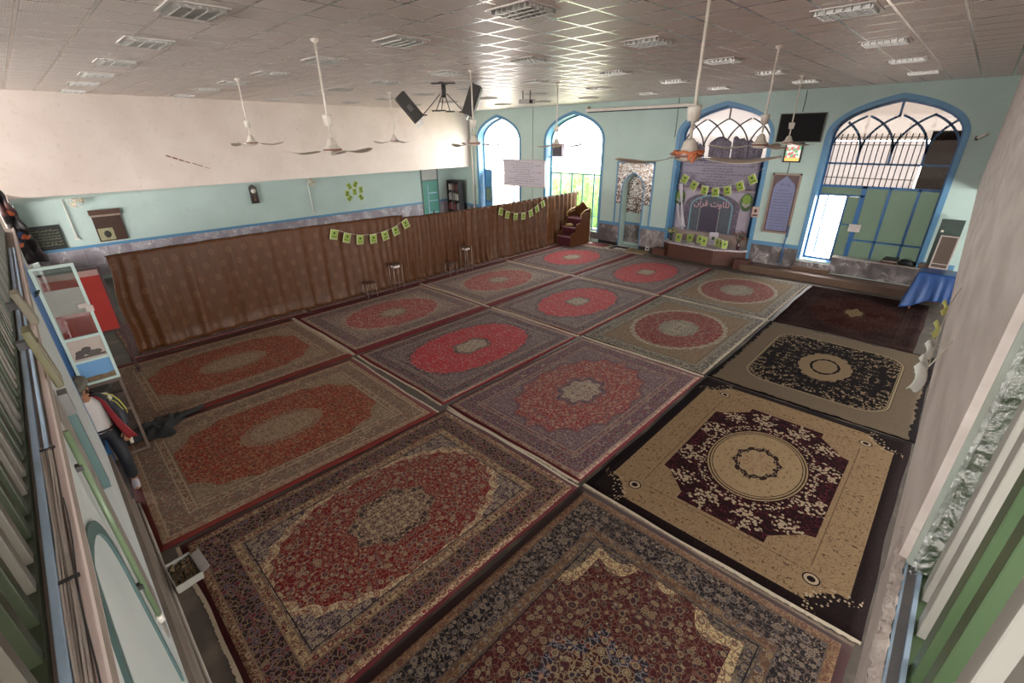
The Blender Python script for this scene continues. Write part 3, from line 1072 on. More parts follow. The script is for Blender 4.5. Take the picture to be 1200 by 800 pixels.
# ------------------------------------------------------------ carpets on the floor
M_big = rug_mat('deep_red_carpet', 2.86, 3.98, z_bigred, (0.90, 1.48), (0.32, 0.42), (0.06, 0.14, 0.42, 0.51), (0.045, 14), (0.10, 8), 0.3, 8.6, ring=0.08, pw=2.15)
M_pink = rug_mat('faded_red_carpet', 2.9, 4.0, z_pink, (1.0, 1.52), (0.30, 0.42), (0.05, 0.12, 0.38, 0.46), (0.10, 8), (0.12, 8), 1.3, 7.6, ring=0.04, fade=.3)
M_brt1 = rug_mat('bright_red_carpet', 2.95, 3.98, z_bright, (0.95, 1.50), (0.22, 0.36), (0.05, 0.12, 0.34, 0.42), (0.03, 10), (0.10, 6), 2.1, 8.0, ring=0.07, mpw=3.5, pw=2.3)
M_brt2 = rug_mat('bright_red_carpet_worn', 2.95, 3.9, z_bright, (0.94, 1.42), (0.22, 0.28), (0.05, 0.12, 0.34, 0.42), (0.04, 8), (0.05, 8), 4.1, 8.0, ring=0.08, mpw=4.0)
M_lit = rug_mat('light_red_carpet', 2.95, 3.95, z_light, (0.92, 1.34), (0.24, 0.30), (0.05, 0.14, 0.44, 0.56), (0.05, 10), (0.10, 8), 5.2, 7.6, ring=0.11)
M_lit2 = rug_mat('light_red_carpet_round', 2.95, 3.95, z_bright, (1.0, 1.28), (0.26, 0.34), (0.05, 0.14, 0.40, 0.50), (0.04, 10), (0.10, 8), 6.2, 7.6, ring=0.08)
M_olv = rug_mat('olive_bordered_carpet', 2.95, 3.9, z_olive, (0.98, 1.26), (0.34, 0.42), (0.05, 0.10, 0.28, 0.34), (0.03, 16), (0.06, 12), 7.1, 7.6, ring=0.10)
M_org = rug_mat('rusty_brown_carpet', 3.0, 3.95, z_orange, (1.10, 1.60), (0.36, 0.56), (0.05, 0.13, 0.40, 0.49), (0.05, 8), (0.10, 4), 8.4, 7.6, ring=0.04, mpw=1.3, pw=2.15)
M_for = rug_mat('navy_bordered_carpet', 3.06, 4.3, z_fore, (1.16, 1.70), (0.40, 0.52), (0.08, 0.17, 0.50, 0.60), (0.16, 7), (0.14, 8), 9.4, 7.6, ring=0.10)
M_drk = rug_mat('dark_wine_carpet', 3.1, 3.9, z_dark, (0.98, 1.40), (0.20, 0.32), (0.05, 0.15, 0.46, 0.56), (0.06, 8), (0.12, 6), 10.4, 8.0, ring=0.03, mpw=1.4)
for _m in (M_drk,):
    _b = _m.node_tree.nodes['Principled BSDF']; _b.inputs['Specular IOR Level'].default_value = 0.0; _b.inputs['Sheen Weight'].default_value = 0.0
M_frm = frame_rug_mat('beige_framed_carpet', 3.1, 4.1)
M_rnd = round_rug_mat('beige_and_black_carpet', 3.15, 3.95)

rug(-5.52, -2.70, 0.04, 4.02, M_big, 'deep red carpet with cream edged oval and dark borders, beside the box of clay pieces', z=0.0, seed=1)
rug(-2.66, 0.40, -0.19, 4.05, M_for, 'nearest carpet, dark red with scattered flowers and a navy border, cut off in front', seed=2, fmat=m_fringe2)
rug(-2.66, 0.44, 4.13, 8.20, M_frm, 'black and beige carpet with a broad tan frame, bouquets and a big round medallion', seed=3, fr=(1, 0))
rug(-2.68, 0.47, 8.25, 12.12, M_rnd, 'tan carpet with a round cornered black field full of pale blossoms', seed=4, fr=(0, 0))
rug(-2.66, 0.12, 12.18, 16.05, M_drk, 'very dark wine carpet with a tiny pale centre in front of the brown step', seed=5, fr=(0, 0))
rug(-5.60, -2.72, 4.10, 8.12, M_pink, 'faded pinkish red carpet with a pale flower medallion in the middle of the floor', seed=6)
rug(-5.62, -2.74, 8.20, 12.08, M_olv, 'olive bordered carpet with a dark red round field, nearer of its pair', seed=7)
rug(-5.64, -2.76, 12.16, 16.0, M_olv, 'olive bordered carpet with a dark red round field, farther of its pair beside the podium', seed=8)
rug(-8.66, -5.56, -0.16, 3.86, M_org, 'brown and rust carpet with a curled corner against the near wall', seed=9, rotz=R(-0.9), fr=(0, 1))
rug(-8.64, -5.68, 4.06, 8.06, M_brt1, 'bright red oval carpet with a squarish cream centre, nearest of the red ones', seed=10)
rug(-8.64, -5.68, 8.16, 12.04, M_brt2, 'bright red oval carpet with a rectangular cream centre in the second row', seed=11)
rug(-8.70, -5.70, 12.14, 16.0, M_brt2, 'bright red oval carpet in the row before the podium', seed=12)
rug(-11.95, -8.72, 0.20, 3.98, M_org, 'brown and rust carpet along the curtain, its far end beside a white fringe', seed=13, fr=(0, 1))
rug(-12.0, -8.72, 4.06, 8.06, M_lit, 'light red oval carpet along the curtain behind the rusty one', seed=14)
rug(-12.0, -8.74, 8.16, 12.04, M_lit, 'pale red oval carpet along the curtain in front of the stands', seed=15)
rug(-12.0, -8.78, 12.14, 16.1, M_lit2, 'bright red round field carpet next to the wooden pulpit', seed=16)
for k, (a, b) in enumerate(((0.6, 4.5), (4.55, 8.5), (8.55, 12.5), (12.55, 16.4))):
    rug(-15.0, -12.06, a, b, M_pink, 'carpet showing only its purplish edge from under the curtain, ' + ('nearest', 'second', 'third', 'farthest')[k] + ' one', seed=20 + k, fr=(0, 0))
rug(0.52, 3.2, 4.2, 8.2, M_brt1, 'carpet showing a sliver of wine border beyond the tan framed one at the right wall', seed=31, fr=(0, 0))
# mats by the pulpit and the mihrab
for (x0, x1, y0, y1, lab, mm) in ((-11.7, -10.35, 16.2, 16.9, 'dark red mat under the arched window beside the pulpit', paint('red_mat', '#6a2024', 0.9, var=0.3, scale=30)),
                                  (-10.2, -9.45, 16.2, 16.95, 'black mat in front of the mirror niche', paint('black_mat', '#2a2020', 0.9, var=0.4, scale=30))):
    t = thing('mat', lab, 'mat', ((x0 + x1) / 2, (y0 + y1) / 2, 0))
    mb = MB(); mb.bx(-(x1 - x0) / 2 + .05, (x1 - x0) / 2 - .05, -(y1 - y0) / 2 + .05, (y1 - y0) / 2 - .05, 0, 0.014, bev=.004); obj('pile', mb, mm, t)
    mb = MB()
    for sx in (-1, 1): mb.bx(sx * (x1 - x0) / 2 - .03, sx * (x1 - x0) / 2 + .03, -(y1 - y0) / 2, (y1 - y0) / 2, 0, 0.012)
    for sy in (-1, 1): mb.bx(-(x1 - x0) / 2, (x1 - x0) / 2, sy * (y1 - y0) / 2 - .03, sy * (y1 - y0) / 2 + .03, 0, 0.012)
    obj('binding', mb, m_fringe, t)
t = thing('mat', 'tan mat on the floor left of the podium', 'mat', (-8.85, 16.5, 0))
mb = MB(); mb.bx(-.55, .3, -.25, .4, 0, .012, bev=.004); obj('pile', mb, paint('tan_mat', '#8c7558', .9, var=.3, scale=25), t)
mb = MB(); mb.bx(-.6, .33, -.29, -.25, 0, .010); obj('binding', mb, m_fringe, t)

# ------------------------------------------------------------ ceiling lights
m_louv = paint('louvre_metal', '#c6c3be', 0.3, metal=0.7, var=0.05)
m_lframe = paint('light_frame', '#c9c3bc', 0.4, var=0.05)
m_tube = paint('unlit_tube', '#d8d6d2', 0.3, var=0.03)
m_linner = paint('light_inside', '#3a3734', 0.12, metal=0.9, var=0.1)
lt = thing('ceiling_light', 'x', 'ceiling light', (0, 0, 0), group='square louvred lights set in the ceiling')
mb = MB()
for sx in (-1, 1): mb.bx(sx * .262 - .016, sx * .262 + .016, -.235, .235, -.012, .002)
for sy in (-1, 1): mb.bx(-.278, .278, sy * .235 - .016, sy * .235 + .016, -.012, .002)
obj('frame', mb, m_lframe, lt)
mb = MB(); mb.bx(-.25, .25, -.22, .22, -.004, .0); obj('reflector', mb, m_linner, lt)
mb = MB()
for k in range(4): mb.bx(-.25, .25, -.165 + .11 * k - .0, -.165 + .11 * k + .006, -.045, -.004)
for k in range(7): mb.bx(-.225 + .075 * k, -.225 + .075 * k + .005, -.22, .22, -.04, -.004)
obj('louvre', mb, m_louv, lt)
mb = MB()
for k in range(3): mb.tube([(-.24, -.11 + .11 * k, -.016), (.24, -.11 + .11 * k, -.016)], .011, 8)
obj('tube', mb, m_tube, lt)
LX = [-1.40, -3.62, -5.72, -7.85, -10.05, -12.1, -14.1, -16.3]
LY = [1.66, 3.95, 6.4, 8.95, 11.5, 14.2]
cols = ['first', 'second', 'third', 'fourth', 'fifth', 'sixth', 'seventh', 'eighth']
rows = ['nearest', 'second', 'third', 'fourth', 'fifth', 'farthest']
first = True
for j, y in enumerate(LY):
    for i, x in enumerate(LX):
        if j == 0 and i < 2: continue
        if x < xf(y) + 0.35: continue
        lab = 'square louvred ceiling light, %s row from the camera, %s column from the right wall' % (rows[j], cols[i])
        if j >= 1 and i == 0: lab = 'pale shining ceiling light near the right wall, %s row from the camera' % rows[j]
        if first:
            lt.location = (x, y, CZ); lt['label'] = lab; first = False
        else:
            dup(lt, (x, y, CZ), label=lab)

# ------------------------------------------------------------ ceiling fans
m_fan = paint('fan_enamel', '#d2c8bc', 0.4, var=0.08)
m_blade = paint('fan_blade_enamel', '#b9ae9f', 0.35, var=0.1)
m_ribbon = paint('orange_cloth', '#c9764f', 0.8, var=0.3, scale=30)
m_fanband = paint('fan_brown_band', '#7a4a40', 0.5)


def fan(x, y, z, r, a0, label, ribbon=False, zt=CZ):
    t = thing('ceiling_fan', label, 'ceiling fan', (x, y, z), R(a0), 'ceiling fans on long rods')
    L = zt - z
    mb = MB(); mb.tube([(0, 0, .10), (0, 0, L)], .014, 10); obj('rod', mb, m_fan, t)
    mb = MB(); mb.lathe([(.0, L), (.05, L), (.05, L - .02), (.02, L - .05), (.014, L - .06)], seg=16); obj('ceiling_plate', mb, m_fan, t)
    mb = MB(); mb.lathe([(.014, .29), (.05, .29), (.062, .40), (.060, .42), (.0, .42)], seg=20); obj('canopy_cup', mb, m_fan, t)
    mb = MB(); mb.lathe([(.0, -.055), (.07, -.05), (.115, -.03), (.12, 0.0), (.118, .025), (.085, .04), (.07, .07), (.055, .12), (.03, .15), (.0, .155)], seg=28)
    m = obj('motor', mb, m_fan, t)
    mb = MB(); mb.lathe([(.121, -.012), (.124, -.008), (.124, .008), (.121, .012)], seg=28, cap=False); obj('band', mb, m_fanband, m)
    for k in range(3):
        a = 2 * PI * k / 3
        M = Matrix.Rotation(a, 4, 'Z')
        mb = MB(); mb.box(M @ Vector((.15, 0, -.012)), (.13, .045, .006), (0, 0, a)); obj('blade_arm', mb, m_steel, t)

        def f(u, v, M=M):
            s = .17 + u * (r - .17)
            wdt = .055 + .03 * math.sin(min(1, u * 1.6) * PI * .5) - .05 * max(0, u - .78) / .22
            c = (v - .5) * 2 * wdt
            zz = -.012 + .16 * c - .028 * math.sin(u * PI) + .035 * max(0, u - .55)
            return M @ Vector((s, c, zz))
        mb = MB(); mb.sheet(f, 14, 5, .004); obj('blade', mb, m_blade, t)
    if ribbon:
        mb = MB()
        rnd = random.Random(4)
        pts = []
        for k in range(40):
            a = 2 * PI * k / 40
            pts.append((.128 * math.cos(a), .128 * math.sin(a), .03 + .008 * math.sin(a * 7)))
        mb.tube(pts, [.011 + .006 * rnd.random() for _ in pts], 6, closed=True)
        for (aa, ln) in ((-60, .07), (-45, .09)):
            a = R(aa - a0)
            c = Vector((.135 * math.cos(a), .135 * math.sin(a), .03))
            tdir = Vector((-math.sin(a), math.cos(a), 0))
            mb.sheet(lambda u, v, c=c, tdir=tdir, ln=ln: c + tdir * ((v - .5) * .05 * (1.3 - u)) + Vector((.01 * math.sin(u * 5), 0, -u * ln)), 6, 3, .002)
        obj('ribbon', mb, m_ribbon, t)
    return t


fan(-1.99, 4.46, 4.15, .78, 4, 'big nearest ceiling fan with an orange cloth tied round its motor', True)
fan(-6.32, 3.10, 4.20, .68, 102, 'second ceiling fan from the left, long rod before the blank plaster wall')
fan(-11.3, 3.77, 4.27, .62, 66, 'leftmost ceiling fan, before the blank plaster wall')
fan(-12.2, 7.88, 4.24, .60, 16, 'small ceiling fan hanging left of the tilted loudspeakers')
fan(-7.32, 6.54, 4.21, .62, 38, 'ceiling fan whose rod crosses the right hand loudspeaker')
fan(-7.63, 9.52, 4.11, .72, 70, 'ceiling fan hanging before the second arched window')
fan(-2.52, 8.15, 4.16, .75, 86, 'ceiling fan hanging before the right edge of the banner arch')
fan(-3.33, 12.7, 4.10, .75, 94, 'ceiling fan hanging before the black panel on the far wall')

# ------------------------------------------------------------ loudspeakers on their ceiling bracket, projector
m_spk = paint('speaker_cloth', '#35322f', 0.75, var=0.25, scale=40)
m_spkm = paint('speaker_grey', '#57534f', 0.6, var=0.1)
t = thing('speaker_bracket', 'black spider shaped bracket on the ceiling between the two loudspeakers', 'bracket', (-9.41, 7.54, 0))
mb = MB(); mb.box((0, 0, CZ - .012), (.55, .10, .024), (0, 0, R(40))); mb.box((0, 0, CZ - .012), (.10, .5, .024), (0, 0, R(40))); obj('ceiling_plate', mb, m_dark, t)
mb = MB(); mb.lathe([(.05, CZ - .30), (.05, CZ - .02)], seg=12); obj('post', mb, m_dark, t)
fx = Vector((math.cos(R(51)), math.sin(R(51)), 0))      # sideways as the bracket is turned
fy = Vector((-fx.y, fx.x, 0))
for (s, d, l_) in ((-.52, .0, .66), (-.08, .20, .56), (.12, -.2, .60), (.44, .0, .60), (-.2, -.15, .58)):
    e = fx * s + fy * d
    mb = MB(); mb.tube([(e.x * .15, e.y * .15, CZ - .22), (e.x, e.y, CZ - l_)], .011, 6)
    mb.box((e.x, e.y, CZ - l_), (.20, .03, .03), (0, 0, R(51)))
    obj('rod', mb, m_dark, t)


def speaker(base, ang, lean, label, size=(.30, .26, .66)):
    t = thing('loudspeaker', label, 'loudspeaker', base, group='loudspeakers on the ceiling bracket')
    vd = Vector((-.82, .57, 0)).normalized()
    t.rotation_euler = (Matrix.Rotation(lean, 4, vd) @ Matrix.Rotation(ang, 4, 'Z')).to_euler()
    w_, d_, h_ = size
    poly = [(-w_ / 2, -d_ / 2), (w_ / 2, -d_ / 2), (w_ * .36, d_ / 2), (-w_ * .36, d_ / 2)]
    mb = MB(); mb.prism(poly, -h_ / 2, h_ / 2, 'z'); bmesh.ops.bevel(mb.bm, geom=list(mb.bm.edges), offset=.012, segments=2, affect='EDGES'); obj('cabinet', mb, m_spk, t)
    mb = MB(); mb.bx(-w_ / 2 + .015, w_ / 2 - .015, -d_ / 2 - .012, -d_ / 2 - .002, -h_ / 2 + .02, h_ / 2 - .02, bev=.005); obj('grille', mb, m_spkm, t)
    mb = MB(); mb.bx(-.05, .05, d_ / 2 - .002, d_ / 2 + .008, -.09, .05, bev=.003); obj('handle', mb, m_spkm, t)
    mb = MB(); mb.bx(-.05, .05, -.03, .05, -h_ / 2 - .06, -h_ / 2, bev=.004); mb.bx(-.02, .16, -.01, .02, -h_ / 2 - .10, -h_ / 2 - .05); obj('mounting_foot', mb, m_steel, t)
    return t


speaker((-9.88, 6.88, 4.96), R(235), R(-39), 'left hand loudspeaker tilted outwards on the ceiling bracket')
speaker((-8.98, 8.02, 5.10), R(130), R(22), 'right hand loudspeaker leaning inwards behind a fan rod')

t = thing('projector', 'pale ceiling projector hanging on thin rods before the far wall', 'projector', (-9.58, 10.59, 5.18), R(48))
mb = MB(); mb.bx(-.22, .22, -.16, .16, -.05, .06, bev=.02); obj('body', mb, paint('projector_shell', '#a9a49e', .4), t)
mb = MB(); mb.lathe([(.045, 0), (.05, .03), (.035, .035), (.0, .02)], c=(.1, -.16, 0), seg=16, M=Matrix.Rotation(R(90), 3, 'X')); obj('lens', mb, m_black, t)
for sx, sy in ((-.1, -.08), (.1, -.08), (-.1, .08), (.1, .08)):
    mb = MB(); mb.tube([(sx, sy, .05), (sx, sy, CZ - 5.18)], .008, 6); obj('rod', mb, m_dark, t)
mb = MB(); mb.bx(.16, .222, -.14, .14, -.045, .05); obj('vent', mb, m_dark, t)

# ------------------------------------------------------------ curtain across the hall
t = thing('curtain', 'long brown patterned curtain hung across the hall from the door to the pulpit', 'curtain', (-12.4, 0, 0))
Y0, Y1 = 0.82, 16.98


def cf(u, v):
    y = Y0 + (Y1 - Y0) * u
    far = max(0.0, min(1.0, (y - 6.5) / 4.0))
    near = max(0.0, 1 - (y - Y0) / 0.9)
    fall = 1 - v
    A = .030 + .055 * far + .05 * near
    s = math.sin(y * (10.0 + 9 * far) + 1.3 * math.sin(y * 2.3)) * .6 + .4 * math.sin(y * 23 + 2 * math.sin(y * 1.1)) + .8 * max(0, math.sin(y * 3.1 + .8 * math.sin(y))) ** 6
    x = A * s * (.35 + .65 * fall) + .05 * math.sin(y * .9 + fall * 2) * fall
    x += .14 * max(0, .12 - v) / .12 * (0.3 + .7 * abs(math.sin(y * 2.7 + math.sin(y * 5)))) * .5
    top = 2.16 + .05 * math.sin(y * 0.42 + .2) - .010 * (y) * (y > 8) + .012 * abs(math.sin(y * 4.0))
    z = .020 + v * (top - .020)
    y += .03 * near * math.sin(v * 9) - .10 * near * fall + .03 * math.sin(v * 3 + y * 2) * fall
    return (x, y, z)


mb = MB(); mb.grid(cf, 900, 26)
c_ = obj('cloth', mb, m_curtain, t)
c_.modifiers.new('th', 'SOLIDIFY').thickness = .004
mb = MB(); mb.tube([(cf(k / 60, 1.0)[0] * .3, Y0 + (Y1 - Y0) * k / 60, cf(k / 60, 1.0)[2] + .006) for k in range(61)], .008, 6); obj('wire', mb, m_dark, t)
for y in (Y0 + .06, 5.2, 9.3, 13.1, Y1 - .02):
    mb = MB(); mb.tube([(-.13, y, 0), (-.13, y, 2.12)], .022, 10); mb.lathe([(0, 0), (.14, 0), (.14, .012), (.022, .02)], c=(-.13, y, 0.001), seg=16, cap=False); obj('post', mb, m_dark, t)
mb = MB()
for k in range(8): mb.tube([(.0, Y1 - .02 + .02 * math.cos(k), 2.0 + .012 * k), (.03 * math.cos(k), Y1 + .12, 2.02 - .02 * k)], .018, 6)
obj('knot', mb, m_curtain, t)

# green paper cards on a string
m_card = T('green_card'); v = m_card.coord('Generated'); x, y, z = m_card.sep(v)
n = m_card.noise(m_card.coord('Object'), 30.0, 3.0)
m_card.base(m_card.mix(n, srgb('#6d8a2e'), srgb('#a9b84e'))); m_card.set(rough=.6); m_card = m_card.mat
m_cardw = paint('card_border', '#c9cba8', .6)
m_cardd = paint('card_print', '#38502a', .6, var=.4, scale=60)
m_string = paint('string', '#c9c2b4', .8)


def card(w_, h_, name='card', parent=None, loc=None, rot=None, label=None, cat=None, group=None):
    """hangs from its top edge, faces -y"""
    t = thing(name, label, cat, loc or (0, 0, 0), group=group)
    if rot: t.rotation_euler = rot
    if parent: t.parent = parent
    mb = MB(); mb.sheet(lambda u, v: (-w_ / 2 + w_ * u, .012 * math.sin(v * 2.5) + .006 * math.sin(u * 3), -h_ * v), 4, 6, .002); obj('paper', mb, m_cardw, t)
    mb = MB(); mb.sheet(lambda u, v: (-w_ * .42 + w_ * .84 * u, -.003 + .012 * math.sin((.06 + v * .88) * 2.5) + .006 * math.sin((.08 + .84 * u) * 3), -h_ * (.06 + .88 * v)), 4, 6, .0015); obj('print', mb, m_card, t)
    mb = MB(); mb.lathe([(0, 0), (w_ * .16, 0), (w_ * .16, .002), (0, .002)], c=(0, -.002, -h_ * .36), seg=10, M=Matrix.Rotation(R(90), 3, 'X')); mb.bx(-w_ * .3, w_ * .3, -.004 + .008, .0 + .006, -h_ * .74, -h_ * .66); obj('emblem', mb, m_cardd, t)
    return t


ORD = ['leftmost', 'second', 'third', 'fourth', 'fifth', 'sixth', 'rightmost']


def bunting(pts, face, w_, h_, where, group, seed=0, ends=None):
    """pts: top points of the cards, left to right"""
    rnd = random.Random(seed)
    s = MB(); ext = [Vector(p) for p in pts]
    if ends: ext = [Vector(ends[0])] + ext + [Vector(ends[1])]
    s.tube(ext, .004, 5)
    st = obj('string', s, m_string); put(st, 'thin string carrying the green cards ' + where, 'string')
    for k, p in enumerate(pts):
        a = pts[max(0, k - 1)]; b = pts[min(len(pts) - 1, k + 1)]
        dv = Vector(b) - Vector(a)
        sl = math.atan2(dv.z, math.hypot(dv.x, dv.y))
        lab = ('%s green card on the string %s' % (ORD[k] if k in (0, 6) else ORD[k] + ' from the left', where))
        e = Euler((rnd.uniform(-.04, .04), -sl * .8 + rnd.uniform(-.1, .1), face), 'XYZ')
        card(w_, h_, loc=p, rot=(rnd.uniform(-.04, .04), -sl * .8 + rnd.uniform(-.08, .08), face), label=lab.replace('leftmost green', 'leftmost green'), cat='card', group=group)


bunting([(-12.30, y + .0, z + .10) for y, z in ((5.72, 1.94), (6.08, 1.79), (6.45, 1.68), (6.86, 1.64), (7.24, 1.67), (7.61, 1.75), (7.97, 1.91))], R(90), .22, .27, 'on the nearer half of the curtain', 'green cards on the nearer curtain string', 1)
bunting([(-12.26, y, z + .12) for y, z in ((12.18, 1.78), (12.52, 1.62), (12.94, 1.50), (13.38, 1.47), (13.78, 1.52), (14.14, 1.64), (14.5, 1.80))], R(90), .22, .26, 'on the farther half of the curtain', 'green cards on the farther curtain string', 2)
bunting([(x, 16.90, z + .09) for x, z in ((-7.50, 2.85), (-7.13, 2.65), (-6.76, 2.52), (-6.40, 2.49), (-6.02, 2.56), (-5.66, 2.72), (-5.32, 2.95))], R(0), .25, .30, 'hanging before the banner', 'green cards before the banner', 3, ends=((-8.04, 16.99, 3.25), (-4.94, 16.99, 3.30)))

# ------------------------------------------------------------ windows in the far wall
YW = YF + 0.40


def bar(mb, p, q, w_=.04, y=YW, d=.05):
    """flat bar between two (x, z) points"""
    p = Vector((p[0], p[1])); q = Vector((q[0], q[1])); dv = (q - p)
    L = dv.length; a = math.atan2(dv.y, dv.x)
    mb.box(((p.x + q.x) / 2, y, (p.y + q.y) / 2), (L + w_ * .6, d, w_), (0, -a, 0))


def poly_bar(mb, pts, w_=.04, **k):
    for p, q in zip(pts, pts[1:]): bar(mb, p, q, w_, **k)


def arc(x0, z0, x1, z1, bulge, n=10):
    p = Vector((x0, z0)); q = Vector((x1, z1)); nrm = Vector((-(q - p).y, (q - p).x)).normalized()
    return [tuple(p.lerp(q, i / n) + nrm * bulge * 4 * (i / n) * (1 - i / n)) for i in range(n + 1)]


def inside(a, x, z):
    """top height of the arch a at x"""
    P = arch_pts(*a, n=40)
    for p, q in zip(P, P[1:]):
        if min(p[0], q[0]) <= x <= max(p[0], q[0]) and abs(q[0] - p[0]) > 1e-6:
            t_ = (x - p[0]) / (q[0] - p[0]); return p[1] + (q[1] - p[1]) * t_
    return a[4]


def pane(x0, x1, z0, z1, y=YW + .012, th=.006):
    mb = MB(); mb.bx(x0, x1, y, y + th, z0, z1); return mb


def frame_window(a, idx, mat, w_=.05):
    mb = MB()
    inn = arch_pts(a[0] + w_, a[1] - w_, a[2] + w_, a[3], a[4] - w_ * 1.3)
    out = arch_pts(*a)
    mb.band(inn, out, YW - .03, YW + .03, closed=False)
    mb.bx(a[0], a[1], YW - .03, YW + .03, a[2], a[2] + w_)
    return mb


# first arch: bright window with a half open blue door leaf
w1 = thing("window_1", None, None); w1["kind"] = "structure"
mb = frame_window(A1, 1, m_blue)
for x in (-18.05, -17.35, -16.6): bar(mb, (x, A1[2]), (x, 2.72), .05)
bar(mb, (A1[0], 2.72), (A1[1], 2.72), .05)
obj('window_frame', mb, m_blue, w1)
mb = MB()
for x in (-17.9, -17.3, -16.7): bar(mb, (x, 3.1), (x, 3.75), .035)
obj('mullion', mb, m_dark, w1)
poly = [(x, z) for x, z in arch_pts(A1[0] + .02, A1[1] - .02, 2.75, A1[3], A1[4] - .03)]
mb = MB(); mb.prism(poly, YW + .01, YW + .016, 'y'); obj('pane', mb, m_glass, w1)
# blue metal leaf, opened inwards on the left
dl = thing('door_leaf', 'blue metal door leaf with a grey panel, ajar in the leftmost arch', 'door', (A1[0] + .07, YW - .06, .12), R(-14))
mb = MB(); mb.bx(0, .05, -.02, .02, 0, 2.6); mb.bx(.68, .73, -.02, .02, 0, 2.6)
for z in (0, 1.0, 1.72, 2.55): mb.bx(0, .73, -.02, .02, z, z + .05)
obj('frame', mb, m_blue2, dl)
mb = MB(); mb.bx(.05, .68, -.008, .008, .05, 1.0); obj('lower_sheet', mb, m_blue, dl)
mb = MB(); mb.bx(.05, .68, -.008, .008, 1.77, 2.55); mb.bx(.05, .68, -.014, -.006, 2.12, 2.15); obj('upper_sheet', mb, m_blue, dl)
mb = MB(); mb.bx(.05, .68, -.008, .008, 1.05, 1.72); obj('glass', mb, m_frost, dl)
mb = MB(); mb.tube([(.66, -.03, 1.3), (.66, -.06, 1.3), (.60, -.06, 1.3)], .01, 6); obj('handle', mb, m_steel, dl)

# second arch
w2 = thing('window_2', None, None); w2['kind'] = 'structure'
mb = frame_window(A2, 2, m_blue)
for x in (-13.62, -12.99, -12.39, -11.80): bar(mb, (x, A2[2]), (x, 2.74), .05)
bar(mb, (A2[0], 2.74), (A2[1], 2.74), .05)
bar(mb, (A2[0], 1.0), (A2[1], 1.0), .03)
bar(mb, (-11.80, 2.74), (-11.80, 3.45), .03); bar(mb, (-11.8, 3.45), (A2[1], 3.45), .03)
obj('window_frame', mb, paint('green_blue_frame', '#3f7078', .4), w2)
mb = MB()
for x in (-13.35, -12.6, -11.85): bar(mb, (x, 3.45), (x, 4.05), .04)
obj('mullion', mb, m_dark, w2)
mb = MB(); mb.prism(arch_pts(A2[0] + .02, A2[1] - .02, 2.76, A2[3], A2[4] - .03), YW + .01, YW + .016, 'y'); obj('pane', mb, m_glass, w2)
mb = pane(A2[0] + .02, A2[1] - .02, A2[2] + .03, 2.72); obj('pane', mb, m_glass, w2)
t = thing('air_cooler', 'dark box unit standing high in the second arched window', 'box unit', (-13.72, YW - .12, 3.46))
mb = MB(); mb.bx(-.27, .27, -.10, .10, 0, .52, bev=.01); obj('casing', mb, paint('purple_grey', '#5d535f', .5), t)
mb = MB()
for k in range(6): mb.bx(-.22, .22, -.112, -.10, .06 + .07 * k, .09 + .07 * k)
obj('slats', mb, m_dark, t)
mb = MB(); mb.bx(-.46, .30, -.06, .10, -.03, 0); obj('shelf', mb, m_blue, t)

# greenery and a wall outside
m_leaf = T('hedge_leaves'); v = m_leaf.coord('Object'); n = m_leaf.noise(v, 7.0, 6.0)
m_leaf.base(m_leaf.mix(((n - .3) * 2).clamp(), srgb('#4d7a2e'), srgb('#a9c77a'))); m_leaf.set(rough=.6); m_leaf = m_leaf.mat
for x0, x1, lab in ((-17.0, -9.5, 'green hedge outside the second arched window'),):
    mb = MB()

    def hf(u, v, x0=x0, x1=x1):
        x = x0 + (x1 - x0) * u
        a = v * PI
        r = 1.0 + .25 * noise.noise(Vector((x * 2.0, a * 3, 1))) + .12 * noise.noise(Vector((x * 7, a * 9, 5)))
        return (x, 20.3 - math.cos(a) * .9 * r, .02 + max(0, math.sin(a)) * 2.4 * r)
    mb.grid(hf, 120, 30)
    mb.bx(x0, x1, 20.0, 20.6, 0.0, 1.2)
    h = obj('hedge', mb, m_leaf); put(h, lab, 'hedge'); h.location.z = .08

# third arch: lattice on top, behind the banner
w3 = thing('window_3', None, None); w3['kind'] = 'structure'
mb = frame_window(A3, 3, m_blue2)
bar(mb, (A3[0], 3.5), (A3[1], 3.5), .05)
obj('window_frame', mb, m_blue2, w3)


def lattice(a, xs, z0, w_=.045):
    """interlaced pointed arcs rising from the mullions"""
    mb = MB(); xc = (a[0] + a[1]) / 2
    allx = [a[0]] + xs + [a[1]]
    z1 = z0 + .30
    for i, x in enumerate(allx):
        for sgn in (-1, 1):
            x2 = x; prev = (x, z1)
            for k in range(1, 22):
                t_ = k / 21
                xx = x + sgn * 1.40 * (1 - math.cos(t_ * PI / 2))
                zz = z1 + 1.08 * math.sin(t_ * PI / 2)
                if abs(xx - x) > .76: break
                if xx < a[0] or xx > a[1] or zz > inside(a, xx, zz) - .02: break
                bar(mb, prev, (xx, zz), w_)
                prev = (xx, zz)
    for x in xs: bar(mb, (x, z0), (x, z1), w_)
    bar(mb, (xc, z1 + .93), (xc, a[4] - .03), w_)
    return mb


obj('lattice', lattice(A3, [-7.25, -6.5, -5.75], 3.5, .035), m_dark, w3)
mb = MB(); mb.prism(arch_pts(A3[0] + .02, A3[1] - .02, 3.5, A3[3], A3[4] - .03), YW + .01, YW + .016, 'y'); obj('pane', mb, m_frostw, w3)
mb = MB(); mb.bx(A3[0], A3[1], YW + .02, YW + .09, .02, 3.5); obj('infill', mb, m_blue2, w3)

